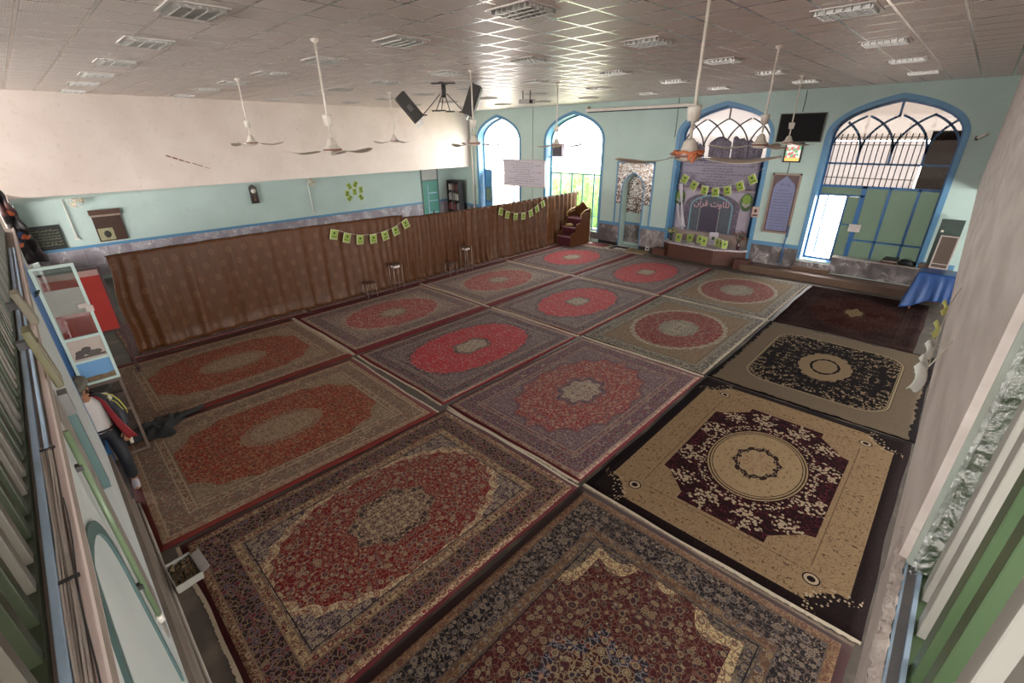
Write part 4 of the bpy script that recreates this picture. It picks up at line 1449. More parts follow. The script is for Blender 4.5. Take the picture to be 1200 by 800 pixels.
# fourth arch: door, frosted panes, bars
w4 = thing('window_4', None, None); w4['kind'] = 'structure'
mb = frame_window(A4, 4, m_blue2)
for z, w_ in ((2.80, .07), (3.44, .05)): bar(mb, (A4[0], z), (A4[1], z), w_)
bar(mb, (-2.23, .6), (-2.23, 2.8), .12)
for x in (-1.62, -.97): bar(mb, (x, .6), (x, 2.8), .06)
bar(mb, (-2.6, .6), (-2.6, 2.52), .05)
bar(mb, (A4[0], 2.54), (-2.2, 2.54), .05)
bar(mb, (-2.6, 1.7), (-2.25, 1.7), .03)
bar(mb, (-2.2, 1.26), (A4[1], 1.26), .05)
bar(mb, (-2.4, .62), (A4[1], .62), .08)
bar(mb, (-2.6, .62), (-2.2, .62), .06)
obj('window_frame', mb, m_blue2, w4)
obj('lattice', lattice(A4, [-2.62, -1.87, -1.13], 3.46, .055), m_blue2, w4)
mb = MB()
for k in range(17):
    x = A4[0] + .10 + k * .135
    if x > -1.15: break
    zt = 4.25 if k > 0 else 4.1
    mb.tube([(x, YW - .05, 2.83), (x, YW - .05, zt)], .014, 6)
for z in (3.05, 3.95, 4.15): mb.tube([(A4[0] + .03, YW - .05, z), (-1.2, YW - .05, z)], .011, 6)
obj('security_bar', mb, m_black, w4)
mb = pane(A4[0] + .02, -1.15, 2.83, 4.05); obj('pane', mb, m_frostw, w4)
mb = pane(-1.12, A4[1] - .02, 2.83, 4.3); obj('pane', mb, m_frostd, w4)
mb = MB(); mb.prism([p for p in arch_pts(A4[0] + .02, A4[1] - .02, 4.07, A4[3], A4[4] - .03)], YW + .02, YW + .026, 'y'); obj('pane', mb, m_frostb, w4)
for (x0, x1, z0, z1) in ((-2.57, -2.29, .65, 1.68), (-2.57, -2.29, 1.72, 2.5), (-2.17, -1.65, 1.29, 2.76), (-1.59, -1.0, 1.29, 2.76), (-.94, -.52, 1.29, 2.76),
                         (-2.17, -1.65, .66, 1.23), (-1.59, -1.0, .66, 1.23), (-.94, -.52, .66, 1.23), (-3.33, -2.27, 2.57, 2.76)):
    obj('pane', pane(x0 - .025, x1 + .025, z0 - .045, z1 + .01), m_frost, w4)
# the open door leaf, swung outwards
dl = thing('door_leaf', 'dark blue door leaf standing open outside the rightmost arch', 'door', (-3.34, YW + .06, .56), R(80))
mb = MB(); mb.bx(0, .05, -.02, .02, 0, 1.95); mb.bx(.62, .67, -.02, .02, 0, 1.95)
for z in (0, .9, 1.9): mb.bx(0, .67, -.02, .02, z, z + .05)
obj('frame', mb, m_blue2, dl)
mb = MB(); mb.bx(.05, .62, -.006, .006, .05, .9); obj('sheet', mb, m_blue2, dl)
mb = MB(); mb.bx(.05, .62, -.004, .004, .95, 1.9); obj('glass', mb, m_glass, dl)
mb = MB(); mb.tube([(.60, -.03, 1.0), (.60, -.05, 1.0), (.54, -.05, 1.0)], .01, 6); obj('handle', mb, m_steel, dl)
# rubble outside the door
t = thing('rubble_heap', 'brown rubble and leaves lying outside the open door', 'rubble', (-3.0, 18.6, .08))
mb = MB()
rnd = random.Random(8)
for k in range(40): mb.sphere((rnd.uniform(-.8, .8), rnd.uniform(-.4, .4), rnd.uniform(0, .12)), rnd.uniform(.04, .12), 1, (1, 1, .6), jit=.8, seed=k)
o_ = obj('stones', mb, paint('rubble', '#7a5c40', .9, var=.5, scale=9), t); o_['kind'] = 'stuff'
t = thing('notice', 'small notice sheet stuck on the blue door post of the rightmost arch', 'notice', (-2.20, YW - .065, 1.62))
mb = MB(); mb.bx(-.15, .15, -.004, .004, -.11, .11); obj('paper', mb, paint('notice_paper', '#b9aea8', .6), t)
mb = MB()
for k, (tx, ww) in enumerate((('لطفا درب را ببندید', .24), ('با تشکر', .13))): text_bm(mb, tx, 0, .04 - .08 * k, ww, .05, -.006)
obj('lettering', mb, paint('red_ink', '#8a4a44', .7), t)

# ------------------------------------------------------------ white framed notice board between the arches
m_ink = paint('black_ink', '#2e2628', .7)
m_sheet = paint('lilac_white_sheet', '#b9b3bd', .35, var=.05)
lines = ['بسم الله الرحمن الرحیم', 'اللهم صل علی محمد و آل محمد', 'اللهم صل علی محمد و آل محمد و عجل فرجهم', 'السلام علیک یا ابا عبدالله', 'اللهم صل علی محمد و آل محمد']
t = thing('notice_board', 'white framed board with lines of script hung between the two left arches', 'notice board', (-15.52, YF - .03, 2.68))
mb = MB(); mb.bx(-1.26, 1.26, -.02, .02, -.56, .56); obj('board', mb, m_sheet, t)
mb = MB()
for sx in (-1, 1): mb.bx(sx * 1.28 - .03, sx * 1.28 + .03, -.035, .03, -.60, .60)
for sz in (-1, 1): mb.bx(-1.31, 1.31, -.035, .03, sz * .58 - .025, sz * .58 + .025)
obj('frame', mb, paint('silver_pink_frame', '#b3a5a4', .35), t)
mb = MB(); rnd = random.Random(2)
for k in range(10): text_bm(mb, lines[k % 5] if k % 3 else lines[k % 5] + ' ' + lines[(k + 1) % 5], rnd.uniform(-.08, .08), .46 - k * .101, (1.1, 2.0, 1.3, 1.0, 2.1, 0.8, 1.2, 2.0, 1.3, 2.1)[k], .07, -.024, bold=.015)
obj('lettering', mb, m_ink, t)
t2 = MB(); t2.tube([(-1.0, -.0, .6), (0, 0, .75), (1.0, 0, .6)], .005, 5); obj('cord', t2, m_string, t)

# ------------------------------------------------------------ banner in the third arch
YB = YF + 0.30
t = thing('banner', 'large printed banner filling the arch behind the podium, script above a dark shrine gate', 'banner', (-6.58, YB, 0))
m_lil = paint('banner_lilac', '#8f8797', .5, var=.06, scale=2)
m_lil2 = paint('banner_pale_lilac', '#a9a0ae', .5, var=.12, scale=5)
m_tap = T('banner_ornament'); v = m_tap.coord('Object'); n = m_tap.noise(v, 16.0, 6.0); c_v = m_tap.vor(v, 22.0, 'DISTANCE_TO_EDGE')['Distance']
m_tap.base(m_tap.mix(c_v < .05, m_tap.mix(n, srgb('#2b2530'), srgb('#4a3f4c')), srgb('#8a7f92'))); m_tap.set(rough=.5); m_tap = m_tap.mat
m_gate = T('banner_gate'); v = m_gate.coord('Object'); n = m_gate.noise(v, 9.0, 5.0)
m_gate.base(m_gate.mix(n, srgb('#28313a'), srgb('#59606a'))); m_gate.set(rough=.5); m_gate = m_gate.mat
W2 = 1.38


def wav(x, z): return .018 * math.sin(x * 3 + z * 1.3) + .01 * math.sin(z * 6 + x)


mb = MB(); mb.sheet(lambda u, v: (-W2 + 2 * W2 * u, wav(u * 3, v * 3), 3.42 - v * .95 if True else 0), 20, 10, .004); obj('script_sheet', mb, m_lil, t)
mb = MB(); mb.sheet(lambda u, v: (-W2 + 2 * W2 * u, wav(u * 3, v * 3), 2.47 - v * 1.52), 20, 16, .004); obj('picture_sheet', mb, m_lil2, t)
mb = MB()
for (x, ht) in ((-1.2, .5), (-.95, .62), (-.7, .5), (.5, .72), (.75, .66), (1.0, .6), (1.22, .5)):
    mb.sheet(lambda u, v, x=x, ht=ht: (x - .13 + .26 * u, .02 * math.sin(u * 7 + x * 9), 3.45 + ht * (1 - v) + .05 * math.sin(u * 6)), 6, 8, .004)
mb.sheet(lambda u, v: (-.42 + .74 * u, .02 * math.sin(u * 15), 3.45 + .75 * (1 - v) * (.75 + .25 * math.sin(u * PI))), 12, 8, .004)
obj('bunched_top', mb, m_tap, t)
mb = MB(); mb.bx(-W2 - .02, W2 + .02, -.035, -.02, 2.46, 2.50); obj('hem', mb, paint('pink_hem', '#a98a90', .5), t)
mb = MB()
bl = [(2.0, 1.9), (.9, 0), (.8, 0), (2.5, 0), (.7, 0), (1.1, 0), (2.4, 0), (1.3, 0), (2.5, 0), (1.2, 0)]
for k in range(10):
    ww = (1.0, 2.4, 1.0, 1.1, 2.5, .7, 1.1, 2.4, 1.3, 2.5)[k]
    text_bm(mb, lines[k % 5] + ((' ' + lines[(k + 2) % 5]) if ww > 2 else ''), 0, 3.36 - k * .092, ww, .07, -.034, bold=.015)
obj('lettering', mb, m_ink, t)
mb = MB()
mb.prism(arch_pts(-.98, .98, .98, 1.9, 2.40), -.036, -.03, 'y'); obj('gate_surround', mb, m_tap, t)
g = MB(); g.prism(arch_pts(-.72, .72, .98, 1.85, 2.26), -.042, -.037, 'y'); g = obj('gate', g, m_gate, t)
mb = MB(); mb.band(arch_pts(-.72, .72, .98, 1.85, 2.26), arch_pts(-.77, .77, .98, 1.85, 2.32), -.046, -.036); obj('gate_outline', mb, paint('banner_cyan', '#6f9aa6', .5), g)
mb = MB()
mb.prism([(-.36, .98), (.30, .98), (.30, 1.86), (-.36, 1.86)], -.046, -.042, 'y'); obj('gate_panel', mb, paint('banner_purple', '#3b3246', .5, var=.3, scale=12), g)
mb = MB()
for x in (-.40, .32): mb.bx(x - .012, x + .012, -.048, -.042, .98, 1.9)
obj('gate_posts', mb, paint('banner_line', '#8c8a86', .5), g)
mb = MB(); text_bm(mb, 'تلاوت قرآن', 0, 1.98, 1.30, .34, -.052, bold=.035); o1 = obj('title_outline', mb, paint('title_dark', '#3a2a34', .5), t)
mb = MB(); text_bm(mb, 'تلاوت قرآن', 0, 1.98, 1.28, .32, -.056, bold=.012); obj('title', mb, paint('title_pink', '#c49aa4', .5), t)
for sx in (-1.22, 1.17):
    mb = MB(); mb.prism([(sx + .20 * math.cos(a), 2.12 + .30 * math.sin(a) * (1 if math.sin(a) > 0 else 1)) for a in [2 * PI * k / 24 for k in range(24)]], -.040, -.032, 'y')
    e_ = obj('emblem', mb, paint('emblem_green', '#3d5c2c', .5, var=.3, scale=12), t)
    mb = MB(); mb.prism([(sx + .14 * math.cos(a), 2.22 + .16 * math.sin(a)) for a in [2 * PI * k / 20 for k in range(20)]], -.043, -.040, 'y'); obj('emblem_light', mb, paint('emblem_lime', '#7f9c3c', .5), e_)
    mb = MB(); mb.prism([(sx - .14, 2.12), (sx, 2.05), (sx + .14, 2.12), (sx + .12, 2.02), (sx, 1.93), (sx - .12, 2.02)], -.046, -.043, 'y'); obj('emblem_book', mb, paint('emblem_book', '#a9a49c', .5), e_)
# pale drape at the left of the banner
t = thing('drape', 'narrow white gathered drape hanging at the left side of the banner', 'drape', (-7.72, YB - .10, 0))
mb = MB()


def dr(u, v):
    x = -.10 + .30 * v + (u - .5) * (.05 + .16 * abs(.45 - v) * 1.6)
    return (x, .015 * math.sin(u * 14), 2.62 - 1.55 * v)


mb.sheet(dr, 14, 24, .003); obj('cloth', mb, paint('white_satin', '#bdb6bd', .35), t)
mb = MB(); mb.sheet(lambda u, v: (-.12 + .10 * v + (u - .5) * .10 + .25 * v * v, .02 + .01 * math.sin(u * 12), 1.9 - .95 * v), 10, 16, .003); obj('cloth', mb, bpy.data.materials['white_satin'], t)

# ------------------------------------------------------------ framed panel, black panel, lit picture, small poster
t = thing('framed_text', 'tall framed blue panel of script with a pointed top beside the rightmost arch', 'framed panel', (-4.26, YF - .02, 2.20))
mb = MB(); mb.bx(-.38, .38, -.01, .02, -.90, .90); obj('mount', mb, paint('brown_mount', '#5c4644', .5), t)
mb = MB()
for sx in (-1, 1): mb.bx(sx * .385 - .025, sx * .385 + .025, -.035, .02, -.93, .93)
for sz in (-1, 1): mb.bx(-.41, .41, -.035, .02, sz * .905 - .025, sz * .905 + .025)
obj('frame', mb, paint('pale_wood_frame', '#8f7d70', .35), t)
mb = MB(); mb.prism([(-.31, -.84), (.31, -.84), (.31, .48), (.26, .62), (0, .86), (-.26, .62), (-.31, .48)], -.018, -.012, 'y'); obj('field', mb, paint('slate_blue_paper', '#74789a', .4), t)
mb = MB()
for k in range(14): text_bm(mb, lines[(k * 2) % 5], 0, .42 - k * .093, .50 if k else .3, .062, -.022, bold=.012)
text_bm(mb, 'زیارت نامه', 0, .60, .30, .12, -.021)
obj('lettering', mb, paint('brown_ink', '#3a342c', .6), t)
t = thing('wall_screen', 'black shiny panel high on the far wall beside the rightmost arch', 'panel', (-4.19, YF - .03, 4.43))
mb = MB(); mb.bx(-.60, .60, -.02, .03, -.38, .38); obj('screen', mb, paint('black_gloss', '#0e0c0d', .6, spec=.15), t)
mb = MB()
for sx in (-1, 1): mb.bx(sx * .605 - .012, sx * .605 + .012, -.03, .03, -.40, .40)
for sz in (-1, 1): mb.bx(-.61, .61, -.03, .03, sz * .39 - .012, sz * .39 + .012)
obj('frame', mb, paint('thin_olive_frame', '#4c4838', .4), t)
t = thing('lit_picture', 'small lit colourful picture in a black frame under the black panel', 'picture', (-4.24, YF - .03, 3.74))
mp = T('lit_print'); v = mp.coord('Object'); x, y, z = mp.sep(v)
vv = mp.vor(v, 13.0); r_, g_, b_ = mp.sep(vv['Color'])
cc = mp.mix(r_ > .5, srgb('#d9c9c0'), srgb('#b5605c')); cc = mp.mix(g_ > .75, cc, srgb('#6aa07a')); cc = mp.mix(z < -.15, cc, srgb('#e0b060'))
mp.base(cc); mp.t.links.new(cc.s, mp.p.inputs['Emission Color']); mp.p.inputs['Emission Strength'].default_value = .55; mp = mp.mat
mb = MB(); mb.bx(-.21, .21, -.02, .0, -.25, .25); obj('print', mb, mp, t)
mb = MB()
for sx in (-1, 1): mb.bx(sx * .225 - .02, sx * .225 + .02, -.035, .02, -.28, .28)
for sz in (-1, 1): mb.bx(-.245, .245, -.035, .02, sz * .265 - .02, sz * .265 + .02)
obj('frame', mb, m_black, t)
t = thing('poster', 'small portrait leaflet taped to the blue arch edge right of the banner', 'leaflet', (-4.98, YF - .025, 1.88))
mb = MB(); mb.bx(-.11, .11, -.004, .004, -.17, .17); obj('paper', mb, paint('leaflet_paper', '#b59a90', .5, var=.3, scale=20), t)
mb = MB(); mb.sphere((0, -.006, .04), .05, 2, (1, .1, 1.2)); mb.bx(-.08, .08, -.008, -.004, -.13, -.08); obj('print', mb, paint('leaflet_print', '#4a3430', .6), t)

# screen case
t = thing('projection_screen', 'long white rolled projection screen case high on the far wall', 'projection screen', (-9.75, YF - .12, 5.20))
mb = MB(); mb.bx(-2.28, 2.30, -.05, .06, -.05, .06, bev=.02); obj('case', mb, m_wmetal, t)
mb = MB(); mb.tube([(-2.2, 0, -.065), (2.2, 0, -.065)], .018, 8); obj('roller', mb, m_dark, t)
for x in (-2.22, 2.2):
    mb = MB(); mb.bx(x - .04, x + .04, -.03, .115, -.02, .14); obj('bracket', mb, m_cream, t)
# cables on the far wall
for x, z0, z1, lab in ((-15.0, .98, 5.44, 'thin dark cable running down the far wall between the two left arches'), (-8.18, 4.2, 5.44, 'thin cable running down beside the podium arch'),
                       (-4.24, 4.86, 5.44, 'short cable above the black panel'), (-4.28, 3.12, 3.46, 'short cable between the lit picture and framed panel')):
    mb = MB(); mb.tube([(x, YF - .008, z0), (x + .01, YF - .008, (z0 + z1) / 2), (x, YF - .008, z1)], .009, 6); put(obj('cable', mb, m_dark), lab, 'cable')
mb = MB(); mb.tube([(-19.1, YF - .09, .1), (-19.1, YF - .09, 5.44)], .05, 10); put(obj('drain_pipe', mb, m_wmetal), 'white pipe in the far left corner of the hall', 'pipe')
t = thing('wall_rail', 'grey metal rail standing on the dado left of the open door', 'rail', (-3.90, YF - .06, 0))
mb = MB(); mb.tube([(0.03, 0, 1.55), (.0, 0, .9), (0.02, -.01, .36), (-.10, -.03, .34)], .022, 8); obj('tube', mb, m_blue2, t)
mb = MB(); mb.bx(-.02, .05, 0, .06, 1.2, 1.24); mb.bx(-.02, .05, 0, .06, .6, .64); obj('bracket', mb, m_dark, t)
t = thing('wall_camera', 'little white bracket lamp at the right of the rightmost arch', 'lamp', (-.22, YF - .05, 4.12))
mb = MB(); mb.lathe([(.0, 0), (.03, .01), (.035, .2), (0, .21)], seg=12, M=Matrix.Rotation(R(60), 3, 'Y')); obj('head', mb, m_wmetal, t)
mb = MB(); mb.bx(-.03, .03, 0, .05, -.05, .05); obj('base', mb, m_dark, t)

# ------------------------------------------------------------ mirror mosaic round the niche
nic = arch_pts(*MI)
mb = MB()
# spandrel: square with the niche cut out
outl = [(-10.39, 1.74), (MI[0], 1.74)] + [p for p in nic if p[1] > 1.74] + [(MI[1], 1.74), (-8.86, 1.74), (-8.86, 3.28), (-10.39, 3.28)]
mb.prism(outl, YF - .02, YF + .004, 'y')
struct('trim_24', mb, m_mosaic)
mb = MB(); mb.bx(MI[0], MI[1], YF + .40, YF + .415, 1.35, 2.95); struct('trim_25', mb, m_mosaic)
mb = MB()
for x in (-10.42, -8.83): mb.bx(x - .03, x + .03, YF - .03, YF + .004, .96, 3.34)
mb.bx(-10.45, -8.8, YF - .03, YF + .004, 3.28, 3.34)
mb.band(nic, arch_pts(MI[0] - .04, MI[1] + .04, MI[2], MI[3], MI[4] + .05), YF - .032, YF + .002)
struct('trim_26', mb, m_blue)
mb = MB(); mb.bx(MI[0], MI[1], YF + .39, YF + .42, .12, .86); struct('trim_27', mb, m_marble)
mb = MB(); mb.bx(MI[0], MI[1], YF + .385, YF + .42, .86, .96); struct('trim_28', mb, m_blue)
t = thing('socket_box', 'white power box on the skirting right of the mirror niche', 'power box', (-8.72, YF - .05, .02))
mb = MB(); mb.bx(-.09, .09, -.06, .02, 0, .16, bev=.01); obj('box', mb, m_wmetal, t)
mb = MB(); mb.bx(-.05, .05, -.066, -.06, .05, .11); obj('socket', mb, m_dark, t)
t = thing('white_cloth', 'small crumpled white cloth on the floor before the mirror niche', 'cloth', (-9.65, 16.35, .016))
mb = MB(); mb.sheet(lambda u, v: ((u - .5) * .5, (v - .5) * .3, .03 + .025 * noise.noise(Vector((u * 6, v * 6, 2)))), 14, 10, .004); obj('cloth', mb, paint('white_cotton', '#b5aca6', .8), t)

# ------------------------------------------------------------ podium with lace, cards and flowers
m_brick = T('red_brown_brick'); v = m_brick.coord('Object'); br = m_brick.t.nodes.new('ShaderNodeTexBrick')
mp_ = m_brick.t.nodes.new('ShaderNodeMapping'); mp_.inputs['Rotation'].default_value = (R(90), 0, 0); m_brick.t.links.new(v.s, mp_.inputs[0]); m_brick.t.links.new(mp_.outputs[0], br.inputs['Vector'])
br.inputs['Scale'].default_value = 9.0; br.inputs['Color1'].default_value = (*srgb('#5c3424'), 1); br.inputs['Color2'].default_value = (*srgb('#4e2a1e'), 1); br.inputs['Mortar'].default_value = (*srgb('#36201a'), 1)
br.inputs['Mortar Size'].default_value = .03; m_brick.base(X(m_brick.t, br.outputs[0])); m_brick.set(rough=.6); m_brick = m_brick.mat
t = thing('podium', 'low red brown brick podium with angled front in the third arch', 'podium', (0, 0, 0))
pp = [(-8.35, 17.28), (-8.35, 16.85), (-7.9, 16.52), (-6.0, 16.42), (-5.2, 16.78), (-4.98, 17.28)]
mb = MB(); mb.prism([(-8.0, 16.98), (-8.0, 16.84), (-7.7, 16.62), (-5.95, 16.46), (-5.15, 16.82), (-5.0, 16.98)][::1], .0, .56, 'z'); mb.bx(-7.95, -5.05, 16.9, 17.38, 0, .56); obj('base', mb, m_brick, t)
mb = MB(); mb.bx(-8.35, -7.85, 16.6, 16.98, 0, .24, bev=.01); obj('side_step', mb, m_brick, t)
mb = MB(); mb.bx(-5.20, -4.72, 16.45, 16.76, 0.0, .34, bev=.01); obj('side_step', mb, m_brick, t)
mb = MB(); mb.bx(-7.95, -5.05, 17.22, 17.38, .56, .95); obj('back_ledge', mb, paint('podium_back_panel', '#8f7f78', .5), t)
m_lace = T('lace'); v = m_lace.coord('Object'); e1 = m_lace.vor(v, 22.0)['Distance']; n = m_lace.noise(v, 9, 3)
m_lace.base(m_lace.mix((e1 < .35), srgb('#b9b1b4'), m_lace.mix(n > .5, srgb('#8a7f88'), srgb('#5c5460')))); m_lace.set(rough=.8); m_lace = m_lace.mat
lp = [(-8.02, 16.99), (-8.04, 16.80), (-7.72, 16.58), (-5.95, 16.42), (-5.12, 16.79), (-4.98, 16.99), (-5.06, 17.21), (-7.94, 17.21)]
lp2 = [(-8.02, 16.99), (-8.04, 16.80), (-7.72, 16.58), (-5.95, 16.42), (-5.12, 16.79), (-4.98, 16.985)]
mb = MB(); mb.prism(lp, .564, .572, 'z')
for p, q in zip(lp2, lp2[1:]):
    n_ = max(2, int(math.hypot(q[0] - p[0], q[1] - p[1]) / .09))
    for k in range(n_):
        a_ = Vector((*p, 0)).lerp(Vector((*q, 0)), k / n_); b_ = Vector((*p, 0)).lerp(Vector((*q, 0)), (k + 1) / n_); m_ = (a_ + b_) / 2
        up = Vector((0, 0, .572))
        mb.face([a_ + up, b_ + up, b_ + Vector((0, 0, .53)), m_ + Vector((0, 0, .505)), a_ + Vector((0, 0, .53))])
put(obj('lace_cloth', mb, m_lace), 'white lace cloth spread over the top of the podium', 'tablecloth')

m_easel = paint('card_back', '#a9a58c', .6)


def stand_card(x, y, w_, h_, ang, lab, green=True, tilt=14):
    t = thing('card_stand', lab, 'card', (x, y, .573), R(ang), group='cards standing on the podium')
    tl = math.tan(R(tilt))
    mb = MB(); mb.box((0, h_ * tl / 2, h_ / 2), (w_, .012, h_ / math.cos(R(tilt))), (R(-tilt), 0, 0)); obj('board', mb, m_easel if green else m_sheet, t)
    mb = MB(); mb.box((0, h_ * tl / 2 - .01, h_ / 2), (w_ * .82, .006, h_ * .86), (R(-tilt), 0, 0)); obj('print', mb, m_card if green else paint('white_print', '#b0aab0', .5, var=.15, scale=14), t)
    mb = MB(); mb.box((0, h_ * tl / 2 - .016, h_ * .55), (w_ * .3, .004, h_ * .25), (R(-tilt), 0, 0)); obj('emblem', mb, m_cardd, t)
    mb = MB(); mb.box((0, h_ * tl + .03, h_ * .4), (.04, .006, h_ * .82), (R(12), 0, 0)); obj('strut', mb, m_easel, t)


stand_card(-7.45, 16.78, .24, .30, -8, 'green card standing at the far left of the podium')
stand_card(-7.12, 17.05, .26, .28, -4, 'green card, second from the left at the back of the podium')
stand_card(-6.72, 17.05, .24, .28, 4, 'green card standing left of the white card on the podium')
stand_card(-6.25, 17.05, .30, .44, 12, 'large white card standing in the middle of the podium', False)
stand_card(-6.42, 16.68, .22, .32, 8, 'green card standing in front of the white card')
stand_card(-5.98, 16.86, .20, .30, 30, 'green card in the row of three, left one')
stand_card(-5.83, 16.78, .20, .29, 30, 'green card in the row of three, middle one')
stand_card(-5.68, 16.70, .20, .28, 30, 'pale green card in the row of three, right one')
t = thing('open_book', 'open book lying flat on the lace left of the white card', 'book', (-6.90, 16.74, .575), R(-6))
mb = MB(); mb.sheet(lambda u, v: ((u - .5) * .34, (v - .5) * .22, .03 - .02 * abs(u - .5) * 2 + .006 * math.sin(abs(u - .5) * 12)), 14, 2, .012); obj('pages', mb, m_wmetal, t)
mb = MB(); mb.bx(-.18, .18, -.12, .12, 0, .006); obj('cover', mb, m_dark, t)


def flower_vase(x, y, z, lab, fcols, h_=.26, r_=.07, vase=None, seed=0, spread=.2, fh=.28):
    rnd = random.Random(seed)
    t = thing('flower_vase', lab, 'vase of flowers', (x, y, z))
    mb = MB(); mb.lathe([(0, 0), (r_ * .7, 0), (r_ * .75, .02), (r_ * .55, .06), (r_, h_ * .45), (r_ * 1.05, h_ * .6), (r_ * .6, h_ * .85), (r_ * .8, h_)], seg=20); obj('vase', mb, vase or paint('wine_vase', '#3a1a1e', .25), t, smooth=True)
    mb = MB(); mf = [MB() for _ in fcols]
    for k in range(26):
        a = rnd.uniform(0, 2 * PI); rr = spread * math.sqrt(rnd.random()); zz = h_ + fh * rnd.uniform(.25, 1)
        p = (rr * math.cos(a), rr * math.sin(a), zz)
        mb.tube([(0, 0, h_ * .8), (p[0] * .5, p[1] * .5, h_ + (zz - h_) * .6), p], .004, 4)
        b = mf[k % len(fcols)]
        for j in range(5):
            aa = 2 * PI * j / 5
            b.sphere((p[0] + .022 * math.cos(aa), p[1] + .022 * math.sin(aa), p[2] + .005), .020, 1, (1, 1, .7))
        b.sphere(p, .018, 1)
        for j in range(2):
            c = Vector(p) * .8 + Vector((rnd.uniform(-.04, .04), rnd.uniform(-.04, .04), .06)); d = Vector((rnd.uniform(-1, 1), rnd.uniform(-1, 1), .4)).normalized() * .07
            s_ = d.cross(Vector((0, 0, 1))).normalized() * .02
            mb.face([c, c + d * .5 + s_, c + d, c + d * .5 - s_])
    obj('stems', mb, paint('leaf_green', '#3c4a28', .6), t)
    for b, c in zip(mf, fcols): obj('blossoms', b, paint('blossom', c, .6), t)


flower_vase(-5.28, 16.85, .573, 'dark vase with a bouquet of dusty red flowers at the right end of the podium', ['#8a4a3c', '#a9807c', '#6a3a34'], seed=1, fh=.36)
flower_vase(-7.78, 16.90, .573, 'vase with yellow and green flowers at the left end of the podium', ['#a9a04a', '#7d8c4a', '#c9c08a'], seed=2, h_=.2, vase=paint('black_vase', '#1c1a1a', .3))

# ------------------------------------------------------------ pulpit
m_step = paint('wine_step_carpet', '#4e1822', .85, var=.25, scale=20)
m_pulp = paint('pulpit_wood', '#57331a', .4, var=.25, scale=6, stretch=(1, 1, 5))
m_edge = paint('gilt_edge', '#b59a68', .4)
t = thing('pulpit', 'stepped wooden pulpit with wine coloured treads at the end of the curtain', 'pulpit', (-11.80, 16.1, 0), R(-4))
# steps rise away from the hall: front at -y
W_ = .78
for k in range(4):
    z = .40 + .32 * k if k else .40
mb = MB()
prof = [(-.62, 0), (-.62, .42), (-.30, .42), (-.30, .76), (.02, .76), (.02, 1.12), (.50, 1.12), (.50, 0)]
for sx in (-1, 1):
    mb2 = MB(); pr = [(-.66, 0), (-.66, .52), (-.36, .60), (-.34, .90), (-.04, .95), (0, 1.28), (.54, 1.34), (.54, 0)]
    mb2.prism(pr, sx * W_ / 2 - .02, sx * W_ / 2 + .02, 'x'); obj('side_panel', mb2, m_pulp, t)
for k, (y0, y1, z) in enumerate(((-.64, -.30, .42), (-.32, .02, .76), (0.0, .52, 1.10))):
    s = MB(); s.bx(-W_ / 2 + .02, W_ / 2 - .02, y0, y1, z - .03, z, bev=.008); st = obj('tread', s, m_step, t)
    s = MB(); s.bx(-W_ / 2 + .02, W_ / 2 - .02, y0 + .015, y0 + .03, z - .34 if k else 0, z - .03); obj('riser', s, m_step, t)
    s = MB(); s.bx(-W_ / 2 + .02, W_ / 2 - .02, y0 - .012, y0 + .004, z - .035, z - .005); obj('nosing', s, paint('pale_nosing', '#a9808a', .5), st)
mb = MB(); mb.prism([(-W_ / 2, 1.10), (W_ / 2, 1.10), (W_ / 2, 1.46), (W_ * .28, 1.52), (.12, 1.62), (0, 1.70), (-.12, 1.62), (-W_ * .28, 1.52), (-W_ / 2, 1.46)], .50, .54, 'y')
bk = obj('back_board', mb, m_pulp, t)
mb = MB(); top = [(-W_ / 2, 1.46), (-W_ * .28, 1.52), (-.12, 1.62), (0, 1.70), (.12, 1.62), (W_ * .28, 1.52), (W_ / 2, 1.46)]
for p, q in zip(top, top[1:]): mb.tube([(p[0], .50, p[1] + .01), (q[0], .50, q[1] + .01)], .022, 6)
obj('carved_edge', mb, m_edge, bk)
for sx in (-1, 1):
    mb = MB(); mb.tube([(sx * W_ / 2, -.06, 1.14), (sx * W_ / 2, -.06, 1.30), (sx * W_ / 2, .2, 1.42), (sx * W_ / 2, .52, 1.46)], .022, 8); obj('handrail', mb, m_edge, t)
    mb = MB(); mb.bx(sx * W_ / 2 - .03, sx * W_ / 2 + .03, .46, .56, 0, 1.47, bev=.01); obj('corner_post', mb, m_pulp, t)
for dx, dy in ((0.06, 0), (-.03, .05), (.0, -.06)): pass
t = thing('folded_cloth', 'gold cloth bundle lying on the second tread of the pulpit', 'cloth', (-12.0, 15.92, .765))
mb = MB(); mb.sphere((0, 0, .05), .15, 3, (1.1, .7, .35), jit=.7, seed=3); mb.sphere((.1, .04, .06), .09, 3, (1.2, .8, .5), jit=.8, seed=5); obj('bundle', mb, paint('gold_cloth', '#9a824e', .6, var=.3, scale=14), t)
t = thing('floor_lamp_stand', 'thin white stand beside the pulpit', 'stand', (-11.35, 16.62, 0))
mb = MB(); mb.tube([(0, 0, .02), (0, 0, 1.05)], .018, 8); obj('pole', mb, m_wmetal, t)
mb = MB(); mb.lathe([(0, 0), (.16, 0), (.15, .02), (.02, .03)], seg=18); obj('foot', mb, m_wmetal, t)

